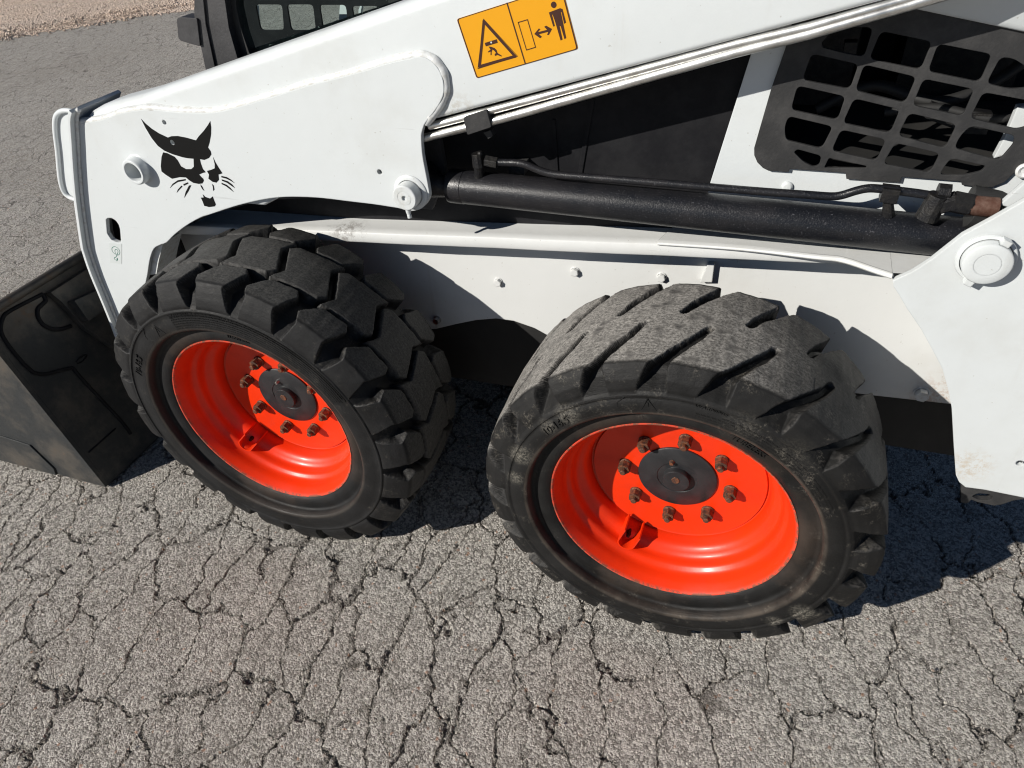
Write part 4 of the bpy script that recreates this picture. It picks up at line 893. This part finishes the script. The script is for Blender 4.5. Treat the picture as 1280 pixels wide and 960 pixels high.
g = G(); g.plate([(xl - .02, .66), (xl2 + .6, .66), (xl2 + .6, zl + .001), (xl - .02, zl + .001)], 1.12, 1.132); g.plate([(xl2 + .001, zl), (xl2 + .6, zl), (xl2 + .6, zt + .4), (xl2 + .001, zt + .4)], 1.12, 1.132); g.make('far_cab_wall', frameblk, cab)
q = [(-0.3685,0.9698),(-0.3335,0.9646),(-0.3339,0.9362),(-0.3486,0.9168),(-0.3893,0.9097)]; g = G(); g.plate(q, 1.22, 1.23); g.make('far_lift_arm', white, L); g = G(); q2 = [(-0.2921,0.9605),(-0.3011,0.9441),(-0.3067,0.9259),(-0.3152,0.9233),(-0.3103,0.9441),(-0.2988,0.9595)]; g.plate(q2, 1.22, 1.23); q3 = [(-0.6884,0.9543),(-0.6818,0.9543),(-0.6963,0.8994),(-0.702,0.8937),(-0.6979,0.9215)]; g.make('far_arm_brace', white, L); g = G(); g.plate(q3, 1.22, 1.23); g.make('far_grab_rail', white, L)

# ---- bucket ------------------------------------------------------------------
A_ = Vector((-.633, 0)); B_ = Vector((-.728, .437)); C_ = Vector((-.750, .537)); tB = (B_ - A_).normalized(); nB = Vector((tB.y, -tB.x))    # outward normal (+x)
sidep = [(-.633, .001), (-.728, .437), (-.752, .545), (-.80, .56), (-1.20, .30), (-1.42, .10), (-1.60, .001)]
g = G(); g.plate(sidep, -.020, -.008); bk = g.make('bucket', bucketm, L)
g = G(); g.plate(sidep, 1.508, 1.520); g.make('side_plate', bucketm, bk)
g = G(); g.plate([(-.815, .001), (-.806, .030), (-.845, .11), (-1.35, .155), (-1.62, .02), (-1.62, .001)], -.0245, -.0195); g.make('wear_plate', bucketm, bk)
# back sheet
def BP(s_, y, o): q = A_ + tB * s_ + nB * o; return (q.x, y, q.y)
g = G(); LB = .549
V = [BP(.0, -.010, 0), BP(LB, -.010, 0), BP(LB, 1.51, 0), BP(0, 1.51, 0), BP(0, -.010, -.010), BP(LB, -.010, -.010), BP(LB, 1.51, -.010), BP(0, 1.51, -.010)]
g.add(V, [(0, 3, 2, 1), (4, 5, 6, 7), (0, 1, 5, 4), (2, 3, 7, 6), (1, 2, 6, 5), (0, 4, 7, 3)])
g.add([(-.633, -.01, .001), (-1.6, -.01, .001), (-1.6, 1.51, .001), (-.633, 1.51, .001)], [(0, 1, 2, 3)])
g.make('back_sheet', bucketm, bk)
g = G(); g.tube([BP(LB - .004, -.015, .004), BP(LB - .004, 1.51, .004)], .012, 14); g.make('top_rim', bucketm, bk, smooth=True)
# raised plates and welds of the attachment frame: (s, y)
def slab(loop, o0, o1, name, mat=bucketm):
    n = len(loop); V = [BP(s_, y, o1) for s_, y in loop] + [BP(s_, y, o0) for s_, y in loop]; ar = sum(loop[i][0] * loop[(i + 1) % n][1] - loop[(i + 1) % n][0] * loop[i][1] for i in range(n))
    if ar > 0: F = [tuple(reversed(range(n))), tuple(range(n, 2 * n))] + [(i, (i + 1) % n, n + (i + 1) % n, n + i) for i in range(n)]
    else: F = [tuple(range(n)), tuple(reversed(range(n, 2 * n)))] + [((i + 1) % n, i, n + i, n + (i + 1) % n) for i in range(n)]
    return mk(name, V, F, mat, bk)
for pts_, r_ in (([(0.5147, 0.1593), (0.5184, 0.1182), (0.5222, 0.0621), (0.5162, 0.0391), (0.4933, 0.0175), (0.4558, 0.011), (0.408, 0.0119), (0.384, 0.0147), (0.3673, 0.0193), (0.3477, 0.0397), (0.3334, 0.0744), (0.3194, 0.1063)], .0050), ([(0.3194, 0.1063), (0.2669, 0.1099), (0.1413, 0.1245), (0.1001, 0.1275), (0.0692, 0.1273)], .0050), ([(0.5147, 0.1593), (0.498, 0.1554), (0.4945, 0.1437), (0.4909, 0.1254), (0.4766, 0.1144), (0.4613, 0.1115), (0.4493, 0.1134), (0.4297, 0.1255), (0.4161, 0.1475), (0.4096, 0.171)], .0055), ([(0.1108, 0.0018), (0.1112, 0.1013)], .0022), ([(0.3257, 0.1233), (0.3291, 0.1381), (0.3261, 0.1555), (0.3208, 0.1564), (0.317, 0.1386), (0.3204, 0.1241)], .0018)):
    g = G(); g.tube([BP(a_, b_, .001) for a_, b_ in smooth_line(pts_, 5)], r_, 8); g.make('weld_bead', blackp, bk, smooth='all')
slab([(0.513, 0.167), (0.502, 0.1698), (0.4809, 0.1764), (0.394, 0.1881), (0.2607, 0.2412), (0.2458, 0.3088), (0.4324, 0.3958), (0.5131, 0.2997)], .0, .022, 'attachment_plate')
slab([(0.4722, 0.1907), (0.4102, 0.1908), (0.4066, 0.2684), (0.4593, 0.2783)], .0, .050, 'latch_box')

# ---- stone wedged in the rear tyre groove, pebbles ------------------------------
a = math.radians(69.5); rs_ = .351
pebble('wedged_stone', (.8903 + rs_ * math.cos(a), .222, .358 + rs_ * math.sin(a)), (.0105, .0075, .0075), 'small pale stone wedged in an inner tread groove of the rear tyre')
PL = ['tiny pebble lowest in the photo right of the rear wheel', 'tiny pebble below the hub of the rear wheel near the photo edge', 'tiny pebble near the photo edge below the left side of the rear wheel', 'tiny pebble on the asphalt just below the left edge of the rear tyre', 'tiny pebble in the lower left corner of the asphalt', 'tiny pebble on the sunlit asphalt below the rear side panel', 'tiny pebble in the shadow close behind the rear tyre']
for i, (x, y) in enumerate([(1.4262,0.0648),(0.975,-0.1892),(0.7552,-0.265),(0.6589,-0.1892),(-0.0361,-0.57),(1.5112,0.3668),(1.2529,0.3858)]):
    pebble('pebble', (x, y, .0005), (.0045 + .002 * random.random(), .004, .003), PL[i], 'loose pebbles on the asphalt')
